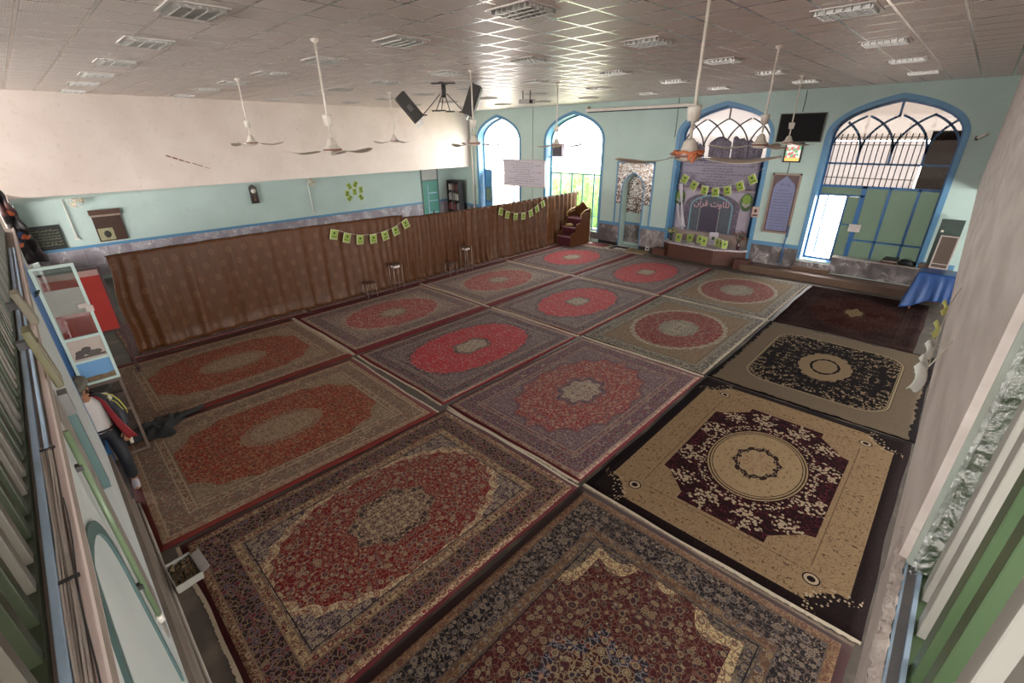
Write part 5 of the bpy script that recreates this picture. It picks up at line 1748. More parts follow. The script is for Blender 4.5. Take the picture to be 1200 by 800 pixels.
# things lying on the sill under the rightmost arch
t = thing('book_stack', 'dark pile of books on the stone sill under the rightmost arch', 'books', (-1.12, YF + .08, .77))
for k, (w_, d_, c_, a_) in enumerate(((.40, .16, '#4a2a28', 3), (.36, .15, '#8a7a72', -6), (.38, .15, '#1c2420', 8), (.32, .13, '#2c2a2a', -4))):
    mb = MB(); mb.box((0.02 * k, 0, .022 + .045 * k), (w_, d_, .042), (0, 0, R(a_)), bev=.006); obj('book', mb, paint('book_cover', c_, .6), t)
t = thing('dark_bag', 'crumpled black bag on the stone sill beside the book pile', 'bag', (-.70, YF + .08, .77))
mb = MB(); mb.sphere((0, 0, .08), .18, 3, (1.1, .55, .5), jit=.6, seed=9); obj('body', mb, paint('black_bag', '#151414', .6), t)
mb = MB(); mb.tube([(-.1, 0, .12), (-.05, 0, .2), (.05, 0, .2), (.1, 0, .13)], .008, 6); obj('handle', mb, m_black, t)

# blue cloth over a table at the right, picture frames leaning on it
t = thing('cloth_covered_table', 'small table hidden under a draped shiny blue cloth by the right wall', 'table', (.05, 15.75, 0))
m_bluec = paint('blue_satin', '#173c70', .35, var=.25, scale=4)
mb = MB()
for sx in (-1, 1):
    for sy in (-1, 1): mb.bx(sx * .33 - .02, sx * .33 + .02, sy * .28 - .02, sy * .28 + .02, 0, .95)
obj('legs', mb, m_wood, t)
mb = MB(); mb.bx(-.37, .37, -.32, .32, .95, 1.0); obj('table_top', mb, m_wood, t)
mb = MB()


def bc(u, v):
    a = 2 * PI * u
    c_, s_ = math.cos(a), math.sin(a)
    k = 1 / max(abs(c_) / .40, abs(s_) / .36)
    base = Vector((c_ * k, s_ * k, 0))
    if v < .15:
        return tuple(base * (v / .15) + Vector((0, 0, 1.008)))
    d = (v - .15) / .85
    drop = d * (.78 + .12 * math.sin(a * 2 + 1) + .10 * max(0, -c_))
    out = 1 + d * (.12 + .22 * max(0, -c_) * d) + .07 * d * math.sin(a * 9 + 2 * math.sin(a * 3)) + .04 * d * math.sin(a * 17)
    return (base.x * out, base.y * out, 1.008 - drop + .02 * math.sin(a * 6) * d)


mb.grid(bc, 120, 24); c_ = obj('cloth', mb, m_bluec, t); c_.modifiers.new('s', 'SOLIDIFY').thickness = .004
t = thing('picture_frame', 'pale framed brown picture leaning on the blue covered table', 'picture frame', (-.02, 16.05, 1.012), R(-6))
mb = MB()
for sx in (-1, 1): mb.box((sx * .17, .07, .42), (.03, .03, .84), (R(-8), 0, 0))
for z in (0.015, .82): mb.box((0, .02 + z * .12, z), (.37, .03, .03), (R(-8), 0, 0))
mb.box((0.0, .03, .12), (.34, .02, .02), (R(-8), 0, 0))
obj('frame', mb, paint('pale_frame', '#a39790', .4), t)
mb = MB(); mb.box((0, .075, .42), (.33, .01, .80), (R(-8), 0, 0)); obj('picture', mb, paint('brown_picture', '#4c3c30', .5, var=.3, scale=5), t)
t = thing('dark_board', 'dark green board standing behind the framed picture by the right wall', 'board', (-.06, 16.42, 1.012), R(-2))
mb = MB(); mb.box((0, .05, .60), (.46, .04, 1.20), (R(-5), 0, 0), bev=.006); obj('board', mb, paint('dark_green_board', '#2c3a34', .5, var=.3), t)
mb = MB(); mb.box((-.14, -.0, .90), (.05, .03, .05)); obj('clip', mb, m_wmetal, t)
mb = MB(); mb.bx(-.42, .14, 16.18, 16.62, .95, 1.01); put(obj('shelf', mb, m_wood), 'shelf board behind the blue covered table', 'shelf')
mb = MB(); mb.bx(-.40, -.34, 16.2, 16.6, .22, .95); mb.bx(.06, .12, 16.2, 16.6, .22, .95); o_ = obj('shelf_support', mb, m_wood); o_.parent = bpy.data.objects['shelf']

# pale flags hanging from the right gallery
m_paper = paint('pale_paper', '#a9ada6', .6, var=.15)
pts = [(.120, 4.0, 3.31), (.112, 3.65, 3.27), (.106, 3.3, 3.25), (.10, 3.0, 3.27), (.098, 2.8, 3.30)]
t = thing('flag_string', 'string of pale paper flags hanging down from the right hand gallery front', 'bunting', (0, 0, 0))
mb = MB(); mb.tube([(.149, 4.3, 3.35)] + pts + [(.149, 2.95, 3.40)], .003, 5); obj('string', mb, m_string, t)
mb = MB(); mb.tube([pts[2], (.150, 3.1, 3.33)], .003, 5); obj('string', mb, m_string, t)
m_wpap = paint('white_flag', '#e4e8e2', .6, var=.08)
fcol = paint('yellow_green_flag', '#c4c878', .6, var=.25, scale=18)
for k, ((x, y, z), s_) in enumerate(zip(pts, (.07, .08, .09, .09, .13))):
    mb = MB()
    mb.sheet(lambda u, v, x=x, y=y, z=z, s_=s_: (x - .03 + (u - .5) * s_ * .35 + .02 * math.sin(v * 3), y + (u - .5) * s_ * .7 * (1 - v * .15) - .03 * v, z - v * s_ * 1.0 + .02 * math.sin(u * 4 + v)), 6, 6, .0015)
    obj('flag', mb, fcol if k < 2 else m_wpap, t)

# ------------------------------------------------------------ grilles beside the camera
def grille(name, label, bars, axis, pos, z0, z1, rails):
    t = thing(name, label, 'railing', (0, 0, 0))
    for c, m, (a, b) in bars:
        mb = MB()
        if axis == 'x': mb.bx(c - a / 2, c + a / 2, pos - b / 2, pos + b / 2, z0, z1, bev=.004)
        else: mb.bx(pos - b / 2, pos + b / 2, c - a / 2, c + a / 2, z0, z1, bev=.004)
        obj('bar', mb, m, t)
    for (z, m) in rails:
        lo = min(c for c, _, _ in bars) - .1; hi = max(c for c, _, _ in bars) + .1
        mb = MB()
        if axis == 'x': mb.bx(lo, hi, pos - .012, pos + .02, z - .02, z + .02)
        else: mb.bx(pos + .01, pos + .035, lo, hi, z - .02, z + .02)
        obj('rail', mb, m, t)
    return t


m_dgreen = paint('dark_green_bar_paint', '#272e1d', .4, var=.2, scale=6)
m_gbar = paint('grey_bar_paint', '#57534a', .45, var=.12, scale=6)
bars = []
for k in range(-6, 62):
    m = m_dgreen if (k % 4) in (0, 1) else m_gbar
    bars.append((-1.29 - .135 * k, m, (.045, .03)))
grille('near_grille', 'long row of upright dark green and grey bars at the left edge of the photo', bars, 'x', -.315, 3.19, 5.45, ((3.21, m_dgreen), (4.9, m_dgreen)))
bars = []
for k, (y, m) in enumerate(((1.375, m_greyp), (1.245, m_greyp), (1.10, m_green), (.965, m_green), (.82, m_greyp), (.68, m_greyp), (.54, m_green), (.40, m_green))):
    bars.append((y, m, (.055, .035)))
grille('side_grille', 'upright green and pale grey square bars at the right edge of the photo', bars, 'y', .232, 3.19, 5.45, ((4.9, m_green),))

# jamb wrapped in clear film
m_film = bpy.data.materials.new('clear_film'); m_film.use_nodes = True
nt = m_film.node_tree; nt.nodes.clear(); o_ = nt.nodes.new('ShaderNodeOutputMaterial'); tr = nt.nodes.new('ShaderNodeBsdfTransparent'); gl = nt.nodes.new('ShaderNodeBsdfGlossy'); gl.inputs['Roughness'].default_value = .12
mx = nt.nodes.new('ShaderNodeMixShader'); mx.inputs[0].default_value = .42; bp = nt.nodes.new('ShaderNodeBump'); ns = nt.nodes.new('ShaderNodeTexNoise'); ns.inputs['Scale'].default_value = 45; ns.inputs['Detail'].default_value = 5
tc = nt.nodes.new('ShaderNodeTexCoord'); nt.links.new(tc.outputs['Object'], ns.inputs['Vector']); nt.links.new(ns.outputs[0], bp.inputs['Height']); bp.inputs['Strength'].default_value = 1; bp.inputs['Distance'].default_value = .02
nt.links.new(bp.outputs[0], gl.inputs['Normal']); nt.links.new(tr.outputs[0], mx.inputs[1]); nt.links.new(gl.outputs[0], mx.inputs[2]); nt.links.new(mx.outputs[0], o_.inputs[0])
mb = MB(); mb.bx(.17, .192, YO - .012, YO + .012, 3.2, 5.45); jb = struct('trim_29', mb, paint('pale_mint_jamb', '#a3aca2', .5, var=.15, scale=12, dirt='#7a5a40', dirt_amt=.3))
mb = MB(); mb.bx(.192, .245, YO - .03, YO + .02, 3.2, 5.45); struct('trim_30', mb, m_green)
t = thing('plastic_wrap', 'crumpled clear plastic film wrapped round the green jamb at the right', 'plastic film', (0, 0, 0))
mb = MB()


def pf(u, v):
    z = 3.2 + 1.3 * v
    n = noise.noise(Vector((u * 5, z * 14, 0))) * .012 + noise.noise(Vector((u * 14, z * 40, 7))) * .006
    if u < .5: return (.178 + .075 * (u / .5), YO - .042 + n, z)
    return (.253 + n, YO - .042 + .07 * ((u - .5) / .5), z)


mb.grid(pf, 24, 160); obj('film', mb, m_film, t)
# things kept in the gallery at the right
t = thing('cupboard', 'brown cupboard side seen between the green bars at the right', 'cupboard', (.75, .55, 3.0))
mb = MB(); mb.bx(0, .5, -.5, .16, .06, .62, bev=.01); obj('body', mb, paint('brown_board', '#54382a', .5, var=.15), t)
mb = MB(); mb.bx(-.012, 0, -.48, -.2, .08, .60); mb.bx(-.012, 0, -.18, .14, .08, .60); obj('door', mb, paint('brown_door', '#5a3d2e', .5, var=.15), t)
mb = MB(); mb.tube([(-.02, -.22, .3), (-.02, -.22, .42)], .008, 6); obj('handle', mb, m_steel, t)
mb = MB(); mb.bx(0.02, .48, -.48, .14, 0, .06); obj('plinth', mb, m_dark, t)
t = thing('jumble_basket', 'basket of brown odds and ends behind the pale grey bars at the right', 'basket', (.62, 1.12, 3.0))
mb = MB(); mb.lathe([(.0, .0), (.16, .0), (.20, .16), (.185, .16), (.15, .02), (0, .02)], seg=20); obj('basket', mb, m_dark, t)
rnd = random.Random(6)
for k in range(9):
    mb = MB(); mb.sphere((rnd.uniform(-.1, .1), rnd.uniform(-.1, .1), .12 + rnd.uniform(0, .05)), .05, 2, (1, .7, .6), (rnd.random(), rnd.random(), 0), jit=.5, seed=k)
    obj('oddment', mb, paint('oddment', ('#8a5a3a', '#a9977c', '#5c3c2c')[k % 3], .7, var=.3), t)
mb = MB(); mb.bx(1.6, 1.65, .2, 1.5, 3.0, 4.2); put(obj('white_board', mb, paint('grey_white_board', '#a9a7a4', .5)), 'pale board leaning in the gallery behind the bars at the right', 'board')

# cables and blue tracks on the left ledge
mb = MB(); mb.bx(-8.0, XR - .02, -.284, -.262, 3.19, 3.212, bev=.003); struct('trim_31', mb, m_ltblue)
mb = MB(); mb.bx(-8.0, -2.42, -.247, -.234, 3.19, 3.215, bev=.003); struct('trim_32', mb, m_ltblue)
t = thing('cable_bundle', 'bundle of greyish cables running along the near ledge', 'cables', (0, 0, 3.2))
for k in range(5):
    rnd = random.Random(k)
    p_ = [(-2.45 + i * .1, -.232 - .0062 * k + .0018 * math.sin(i * .7 + k), .006 + .001 * math.sin(i + k)) for i in range(27)]
    mb = MB(); mb.tube(p_, .0036, 6); obj('cable', mb, paint('old_cable', ('#aca29a', '#b8aea6', '#7d766f', '#aa9f96', '#beb6ae')[k], .6, var=.2, scale=20), t)
mb = MB(); mb.tube([(-2.0 + i * .09, -.221 + .004 * math.sin(i * .8), .009 + .002 * math.sin(i)) for i in range(22)], .0022, 6); obj('cable', mb, m_dark, t)
for x in (-2.42, -1.55, -.9):
    mb = MB(); mb.bx(x - .006, x + .006, -.262, -.216, 0, .013); obj('cable_clip', mb, m_dark, t)

# cream box speakers fixed under the ledge
for (x, y0, y1, z0, z1, lab, c_) in ((-3.84, -.197, -.168, 3.36, 3.56, 'smaller cream box with a pinkish top fixed to the near ledge', '#645c4a'), (-3.36, -.197, -.166, 3.12, 3.46, 'larger olive cream box fixed to the near ledge beside the doorway', '#565132')):
    t = thing('wall_box', lab, 'box', (x, 0, 0))
    mb = MB(); a = Vector((0, y0, z1)); b = Vector((0, y1, z0))
    mb.box(((a + b) / 2), (.13, .035, (a - b).length), (-math.atan2(y1 - y0, z1 - z0) * -1, 0, 0), bev=.008); obj('case', mb, paint('box_case', c_, .5, var=.12, dirt='#6a6250', dirt_amt=.3), t)
    mb = MB(); mb.box(((a + b) / 2 + Vector((0, .020, -.02))), (.10, .008, (a - b).length * .7), (math.atan2(y1 - y0, z1 - z0), 0, 0)); obj('face', mb, paint('box_face', '#6c6450', .6), t)
    mb = MB(); mb.bx(-.03, .03, -.25, y0 + .01, z1 - .10, z1 - .06); obj('bracket', mb, m_dark, t)

# fittings on the near wall
t = thing('green_tube', 'pale green pipe running down the near wall', 'pipe', (-2.95, YN + .03, 0))
mb = MB(); mb.tube([(0, 0, 3.02), (0, 0, 1.62)], .014, 12); obj('pipe', mb, paint('light_green_pipe', '#66785a', .35), t)
mb = MB(); mb.lathe([(.019, 0), (.019, .06)], c=(0, 0, 1.56), seg=12); obj('coupling', mb, m_wmetal, t)
for z in (2.8, 1.9):
    mb = MB(); mb.bx(-.02, .02, -.03, .0, z - .015, z + .015); obj('bracket', mb, m_dark, t)
t = thing('teal_board', 'narrow dark teal board standing out from the near wall beside the walking person', 'board', (-4.02, YN, 0))
mb = MB(); mb.bx(-.05, .05, .0, .045, 2.02, 2.80, bev=.004); obj('board', mb, m_teal, t)
mb = MB(); mb.bx(-.055, .055, .0, .05, 2.66, 2.82, bev=.004); obj('cap', mb, paint('grey_cap', '#6e6c68', .6), t)
mb = MB(); mb.bx(-.062, -.05, .0, .04, 2.0, 2.8); obj('edge', mb, m_black, t)
mb = MB()
inn = arch_pts(-2.75, -1.05, 1.2, 2.2, 2.95); out = arch_pts(-2.82, -.98, 1.2, 2.2, 3.02)
mb.band(inn, out, YN - .01, YN + .012); struct('trim_33', mb, m_teal)
mb = MB(); mb.bx(-3.75, -3.25, YN, YN + .012, 1.1, 2.95); struct('trim_34', mb, paint('brownish_strip', '#7c746c', .6, var=.25, scale=8))
mb = MB(); mb.bx(-6.8, 0.1, YN, YN + .035, .0, .80); struct('baseboard_near', mb, paint('dusty_dado', '#6c6056', .5, var=.35, scale=5, dirt='#8f8478'))
mb = MB(); mb.bx(-6.8, 0.1, YN + .035, YN + .055, .0, .06); struct('trim_35', mb, paint('pale_skirting', '#a39a90', .4))
t = thing('floor_pipe', 'pale pipe lying along the foot of the near wall', 'pipe', (0, YN + .075, .02))
mb = MB(); mb.tube([(-6.7 + i * .5, .004 * math.sin(i), 0.002) for i in range(9)], .016, 8); obj('pipe', mb, paint('pale_pipe', '#a09a90', .4), t)

# box of clay pieces on the floor
t = thing('clay_box', 'shallow white box full of brown clay pieces on the floor by the near wall', 'box', (-5.03, -.02, 0), R(4))
mb = MB(); mb.bx(-.20, .20, -.12, .12, 0, .012)
for sx in (-1, 1): mb.bx(sx * .20 - .006, sx * .20 + .006, -.12, .12, 0, .10)
mb.bx(-.2, .2, -.126, -.114, 0, .10); mb.bx(-.2, .2, .114, .126, 0, .10)
obj('tray', mb, paint('box_card', '#8c8880', .6, var=.2), t)
mb = MB(); mb.box((.02, .165, .09), (.36, .09, .005), (R(25), 0, 0)); obj('flap', mb, paint('white_flap', '#b5b2b0', .5), t)
rnd = random.Random(3)
cl = None
for k in range(34):
    i, j = k % 8, (k // 8) % 4
    p = (-5.03 - .16 + .045 * i + rnd.uniform(-.008, .008), -.02 - .08 + .052 * j + rnd.uniform(-.006, .006), .030 + .028 * (k >= 16) + rnd.uniform(0, .01))
    rot = (rnd.uniform(-.5, .5), rnd.uniform(-.5, .5), rnd.uniform(0, 3))
    if cl is None:
        mb = MB(); mb.lathe([(0, -.009), (.020, -.008), (.024, 0), (.020, .008), (0, .009)], seg=8)
        cl = obj('clay_tablet', mb, paint('clay', '#6f5c40', .8, var=.35, scale=15), None, loc=p, rot=rot)
        put(cl, 'small brown clay tablet lying in the white box on the floor', 'clay tablet', 'clay tablets in the white box')
    else:
        dup(cl, p, rot)

# ------------------------------------------------------------ door leaf, notice board on legs, black coat
t = thing('glazed_door', 'tall narrow white glazed door leaf standing open from the near doorway', 'door', (-8.06, -.215, 0), R(90 + 0))
# local x runs along +y (the leaf), local y along -x
LW = .425; LH = 2.93
mb = MB(); mb.bx(0, .035, -.02, .02, 1.27, LH); mb.bx(LW - .035, LW, -.02, .02, 1.27, LH)
for z in (1.27, 1.60, 1.93, LH - .035): mb.bx(.035, LW - .035, -.02, .02, z, z + .035)
obj('frame', mb, m_mint, t)
mb = MB(); mb.bx(0, .035, -.018, .018, .02, 1.27); mb.bx(LW - .035, LW, -.018, .018, .02, 1.27); mb.bx(.035, LW - .035, -.018, .018, .74, .775); mb.bx(.035, LW - .035, -.018, .018, .02, .06); mb.bx(.035, LW - .035, -.018, .018, 1.22, 1.27)
obj('lower_frame', mb, paint('brown_frame', '#5d4c42', .5), t)
m_mir = glassy('reflecting_glass', (.85, .87, .87), .22)
for z0, z1 in ((1.965, LH - .035), (.775, 1.22)):
    mb = MB(); mb.bx(.035, LW - .035, -.004, .004, z0, z1); obj('pane', mb, m_mir, t)
mb = MB(); mb.bx(.035, LW - .035, -.008, -.004, 2.28, 2.62); obj('grey_sheet', mb, paint('grey_sheet', '#8d8c84', .5), t)
mb = MB(); mb.bx(.035, LW - .035, -.007, .007, 1.635, 1.93); obj('poster', mb, paint('beige_pane', '#b3a398', .4), t)  # ground of the view that shows in the middle pane, painted as colour
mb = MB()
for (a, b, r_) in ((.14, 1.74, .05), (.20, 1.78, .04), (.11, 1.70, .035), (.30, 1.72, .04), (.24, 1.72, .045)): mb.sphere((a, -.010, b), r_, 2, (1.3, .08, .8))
mb.bx(.06, .38, -.012, -.008, 1.66, 1.69); obj('pane_view', mb, paint('pane_view', '#4f4742', .6, var=.3), t)  # dark shapes of the view in the middle pane, painted on
mp = T('sky_view'); v = mp.coord('Object'); x, y, z = mp.sep(v)  # what shows in the lower pane, sky over hills, painted as its colour
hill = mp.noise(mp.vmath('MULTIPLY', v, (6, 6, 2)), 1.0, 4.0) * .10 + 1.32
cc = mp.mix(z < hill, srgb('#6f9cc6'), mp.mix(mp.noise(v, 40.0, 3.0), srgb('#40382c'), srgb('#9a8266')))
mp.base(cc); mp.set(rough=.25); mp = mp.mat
mb = MB(); mb.bx(.035, LW - .035, -.007, .007, 1.305, 1.60); obj('sky_pane', mb, mp, t)
mb = MB(); mb.bx(.36, .44, -.05, -.03, 2.28, 2.36); mb.bx(.30, .40, -.04, -.02, 2.34, 2.40); obj('paper_note', mb, paint('note_paper', '#c2b4ac', .5), t)
mb = MB(); mb.tube([(.02, -.02, 2.66), (-.01, -.07, 2.62), (-.04, -.07, 2.6)], .012, 6); obj('hinge', mb, m_dark, t)

t = thing('red_board', 'red notice board on dark wooden legs in front of the curtain end', 'notice board', (-11.4, 0.16, 0), R(90 - 3))
mb = MB(); mb.bx(-.42, .42, -.015, .015, .98, 2.06); obj('panel', mb, paint('red_felt', '#a3261c', .7, var=.1), t)
mb = MB(); mb.bx(-.42, .42, -.017, .017, 2.06, 2.17); obj('header', mb, paint('pink_header', '#b08a84', .6), t)
mb = MB(); mb.bx(-.45, .45, -.02, .02, 2.17, 2.21); mb.bx(-.45, .45, -.02, .02, .94, .98); obj('rail', mb, paint('dark_red_wood', '#3a1a1a', .5), t)
for sx in (-1, 1):
    mb = MB(); mb.bx(sx * .44 - .022, sx * .44 + .022, -.022, .022, .06, 2.21); lg = obj('leg', mb, bpy.data.materials['dark_red_wood'], t)
    mb = MB(); mb.bx(sx * .44 - .02, sx * .44 + .02, -.20, .20, .05, .09); obj('foot', mb, bpy.data.materials['dark_red_wood'], t)
    for sy in (-1, 1):
        mb = MB(); mb.sphere((sx * .44, sy * .17, .026), .025, 2, (.6, 1, 1)); obj('castor', mb, m_steel, t)

m_coat = paint('black_coat_cloth', '#100f10', .75, var=.4, scale=10)
t = thing('black_coat', 'black coat thrown down on the brown carpet behind the person', 'coat', (-8.50, .32, .026), R(20))
mb = MB()


def coat(u, v):
    a = 2 * PI * u
    r = v * (1 + .25 * math.sin(a * 3 + 1) + .12 * math.sin(a * 7))
    x = .30 * r * math.cos(a); y = .34 * r * math.sin(a)
    if math.sin(a) > .8: y += (math.sin(a) - .8) * 1.6 * v
    h = .16 * max(0, 1 - (v * 1.02) ** 2) * (1 + .8 * noise.noise(Vector((x * 8, y * 8, 1)))) + .03 * noise.noise(Vector((x * 20, y * 20, 4))) * (1 - v)
    return (x, y, max(.002, h))


mb.grid(coat, 90, 20); obj('cloth', mb, m_coat, t)
mb = MB(); mb.tube([(.03, .30, .04), (.02, .52, .045), (.06, .68, .035), (.04, .82, .03)], [.06, .05, .042, .035], 10); obj('sleeve', mb, m_coat, t, smooth=True)

# draped dark flags over the ledge beyond the doorway
m_flag = T('dark_patterned_flag'); v = m_flag.coord('Object'); n = m_flag.noise(v, 3.5, 4.0); vv = m_flag.vor(v, 6.0); r_, g_, b_ = m_flag.sep(vv['Color'])
cc = m_flag.mix(((n - .55) * 8).clamp(), srgb('#171316'), srgb('#5a2e28')); cc = m_flag.mix((r_ > .86) * (vv['Distance'] < .35), cc, srgb('#b0603c')); cc = m_flag.mix((g_ > .88) * (vv['Distance'] < .3), cc, srgb('#2f3f60'))
m_flag.base(cc); m_flag.set(rough=.6); m_flag = m_flag.mat
t = thing('draped_flags', 'dark patterned flags draped over the near ledge at the far left edge', 'flags', (-10.0, 0, 0))
mb = MB()


def fl(u, v):
    z = 3.78 - 1.12 * v
    y1 = -.19 + .20 * v ** .9
    y = -.262 + (y1 + .262) * u + .012 * math.sin(v * 30 + u * 5) * u
    x = .10 * math.sin(v * 22 + u * 3) * .4 + .12 * math.sin(u * 9) * .3
    return (x, y, z)


mb.sheet(fl, 12, 60, .01); obj('flag', mb, m_flag, t)
mb = MB(); mb.tube([(-.05, -.27, 3.95), (0, -.262, 2.66)], .014, 8); obj('pole', mb, m_wmetal, t)

# ------------------------------------------------------------ things on the recess wall
xr = XL + .0
t = thing('rolled_blind', 'brown wooden panel with a roller top and a small picture, on the recess wall', 'panel', (XL + .03, 1.80, 0))
mb = MB(); mb.bx(0, .03, -.38, .38, 1.23, 2.18); obj('panel', mb, paint('dark_brown_panel', '#3f2c24', .5, var=.2, scale=6), t)
mb = MB(); mb.bx(-.01, .05, -.40, .40, 2.04, 2.10); obj('roller', mb, paint('pale_roller', '#8c7c70', .5), t)
mb = MB(); mb.bx(-.01, .055, -.42, .42, 2.10, 2.26); obj('pelmet', mb, paint('brown_pelmet', '#4c342a', .5), t)
mb = MB(); mb.bx(.03, .04, -.34, .06, 1.27, 1.66); pc = obj('picture', mb, paint('picture_paper', '#8f8a6c', .5, var=.5, scale=9), t)
mb = MB(); mb.sphere((.042, -.12, 1.46), .11, 2, (.06, .9, 1.1)); obj('picture_figure', mb, paint('picture_dark', '#2e2c28', .6), pc)
t = thing('dark_poster', 'black calligraphy poster at the left end of the recess wall', 'poster', (XL + .03, .20, 1.55))
mb = MB(); mb.bx(0, .015, -.38, .38, -.38, .38); obj('sheet', mb, paint('dark_green_black', '#1c211d', .5, var=.2), t)
mb = MB()
for k in range(6): text_bm(mb, lines[k % 5], 0, .22 - k * .09, .62, .085, .018, axis='x', bold=.01)
obj('lettering', mb, paint('pale_gold_ink', '#8a8468', .5), t)
t = thing('side_poster', 'narrow pale poster edge left of the black calligraphy poster', 'poster', (XL + .03, -.205, 1.5))
mb = MB(); mb.bx(0, .01, -.015, .015, -.40, .40); obj('sheet', mb, m_wmetal, t)


def wall_fan(y, z, s, pipe, lab):
    t = thing('wall_fan', lab, 'wall fan', (XL + .03, y, z), group='wall fans in the recess')
    mb = MB(); mb.lathe([(0, 0), (.06, 0), (.05, .05), (.03, .10), (0, .10)], seg=14, M=Matrix.Rotation(R(90), 3, 'Y')); obj('mount', mb, m_fan, t)
    mb = MB()
    for k in range(14):
        a = 2 * PI * k / 14
        mb.tube([(.30, .03 * math.cos(a), .03 * math.sin(a)), (.30, s * .6 * math.cos(a), s * .6 * math.sin(a)), (.24, s * math.cos(a), s * math.sin(a)), (.17, s * .6 * math.cos(a), s * .6 * math.sin(a))], .004, 4)
    for rr in (s, s * .6): mb.tube([(.24 if rr == s else .30, rr * math.cos(2 * PI * k / 20), rr * math.sin(2 * PI * k / 20)) for k in range(20)], .006, 5, closed=True)
    obj('guard', mb, m_fan, t)
    for k in range(3):
        a = 2 * PI * k / 3
        mb = MB(); mb.sheet(lambda u, v, a=a: (.23 + .03 * (v - .5), (.03 + u * (s - .05)) * math.cos(a + (v - .5) * .9), (.03 + u * (s - .05)) * math.sin(a + (v - .5) * .9)), 5, 5, .003); obj('blade', mb, m_cream, t)
    mb = MB(); mb.lathe([(0, .10), (.05, .10), (.055, .22), (0, .24)], seg=14, M=Matrix.Rotation(R(90), 3, 'Y')); obj('motor', mb, m_fan, t)
    mb = MB(); mb.tube([(.02, pipe[0], pipe[1]), (.02, pipe[2], pipe[3])], .018, 8); mb.box((.02, pipe[2], pipe[3]), (.05, .10, .05)); obj('conduit', mb, m_wmetal, t)
    return t


wall_fan(1.18, 2.62, .22, (-.30, .32, -.30, -1.20), 'wall fan with a long white conduit at the left end of the recess')
wall_fan(8.9, 2.62, .19, (-.10, -.1, -.06, -1.3), 'wall fan in the recess right of the clock')
t = thing('wall_clock', 'small dark wooden pendulum clock on the recess wall', 'clock', (XL + .03, 6.55, 2.32))
mb = MB(); mb.prism([(-.14, -.36), (.14, -.36), (.14, .24), (.10, .30), (0, .37), (-.10, .30), (-.14, .24)], 0, .07, 'x'); obj('case', mb, paint('dark_clock_wood', '#2c1c1a', .35), t)
mb = MB(); mb.lathe([(0, .072), (.095, .072), (.095, .078), (0, .078)], c=(0, 0, .12), seg=24, M=Matrix.Rotation(R(90), 3, 'Y')); dd = obj('dial', mb, m_wmetal, t)
mb = MB(); mb.box((.081, 0, .15), (.004, .008, .07)); mb.box((.081, .02, .12), (.004, .05, .008)); obj('hands', mb, m_black, dd)
mb = MB(); mb.tube([(.075, 0, 0.0), (.075, 0, -.2)], .006, 6); mb.sphere((.075, 0, -.22), .035, 2, (.3, 1, 1)); obj('pendulum', mb, paint('brass', '#a08a50', .3, metal=.7), t)
for k, (dy, dz, rr) in enumerate(((0, 0, 0), (.0, .30, 30), (-.30, .24, -30), (.33, .06, 0), (-.36, -.05, 10), (-.20, -.30, 40), (.20, -.30, -35), (-.10, .0, 0))[:7]):
    nm = ('centre', 'top right', 'top left', 'right', 'left', 'bottom left', 'bottom right')[k]
    if k == 1: dy = .16
    t = card(.22, .30, loc=(XL + .02, 10.95 + dy, 2.02 + dz + .15), rot=(0, R(rr), R(90)), label='%s green card of the flower pattern on the recess wall' % nm, cat='card', group='green cards arranged as a flower on the recess wall')
# green door with a fanlight
w_ = thing('door_1', None, None, (XL, 15.30, 0)); w_['kind'] = 'structure'
mb = MB(); mb.bx(0, .05, -.55, -.49, 0, 2.95); mb.bx(0, .05, .49, .55, 0, 2.95); mb.bx(0, .05, -.55, .55, 2.9, 2.95); mb.bx(0, .05, -.55, .55, 2.18, 2.24); obj('frame', mb, paint('grey_door_frame', '#5c6a66', .5), w_)
mb = MB(); mb.bx(0, .03, -.49, .49, .02, 2.18); lf = obj('leaf', mb, paint('green_door', '#4f8a7c', .45), w_)
mb = MB(); mb.bx(.03, .045, -.20, -.15, .05, 2.0)
for z in (.55, 1.15, 1.55): mb.bx(.03, .045, -.2, .42, z, z + .05)
obj('blue_bars', mb, m_ltblue, lf)
mb = MB(); mb.bx(.03, .07, -.40, -.36, 1.0, 1.06); obj('handle', mb, m_steel, lf)
mb = MB(); mb.bx(.01, .02, -.49, -.02, 2.24, 2.9); mb.bx(.01, .02, .02, .49, 2.24, 2.9); obj('fanlight', mb, paint('fanlight_glass', '#a9a7a2', .3, var=.1), w_)
# bookcase
t = thing('bookcase', 'dark bookcase full of books in the far corner of the recess', 'bookcase', (-20.22, 16.55, 0), R(0))
mb = MB()
for x in (-.50, .46): mb.bx(x, x + .04, -.18, .18, 0, 2.16)
mb.bx(-.5, .5, .16, .18, 0, 2.16); obj('sides', mb, m_dark, t)
for z in (.10, .62, 1.12, 1.62, 2.12):
    mb = MB(); mb.bx(-.46, .46, -.18, .16, z, z + .03); obj('shelf', mb, m_dark, t)
rnd = random.Random(12)
cc = ['#a9a29a', '#3c3a40', '#6a4a42', '#2c3c4c', '#8c8478', '#1e1e22', '#7c2c2c', '#c0bab0']
BN = {'#a9a29a': 'pale grey', '#3c3a40': 'charcoal', '#6a4a42': 'brown', '#2c3c4c': 'dark blue', '#8c8478': 'tan', '#1e1e22': 'black', '#7c2c2c': 'red', '#c0bab0': 'cream'}
NUMS = 'one two three four five six seven eight nine ten eleven twelve thirteen fourteen fifteen sixteen seventeen'.split()
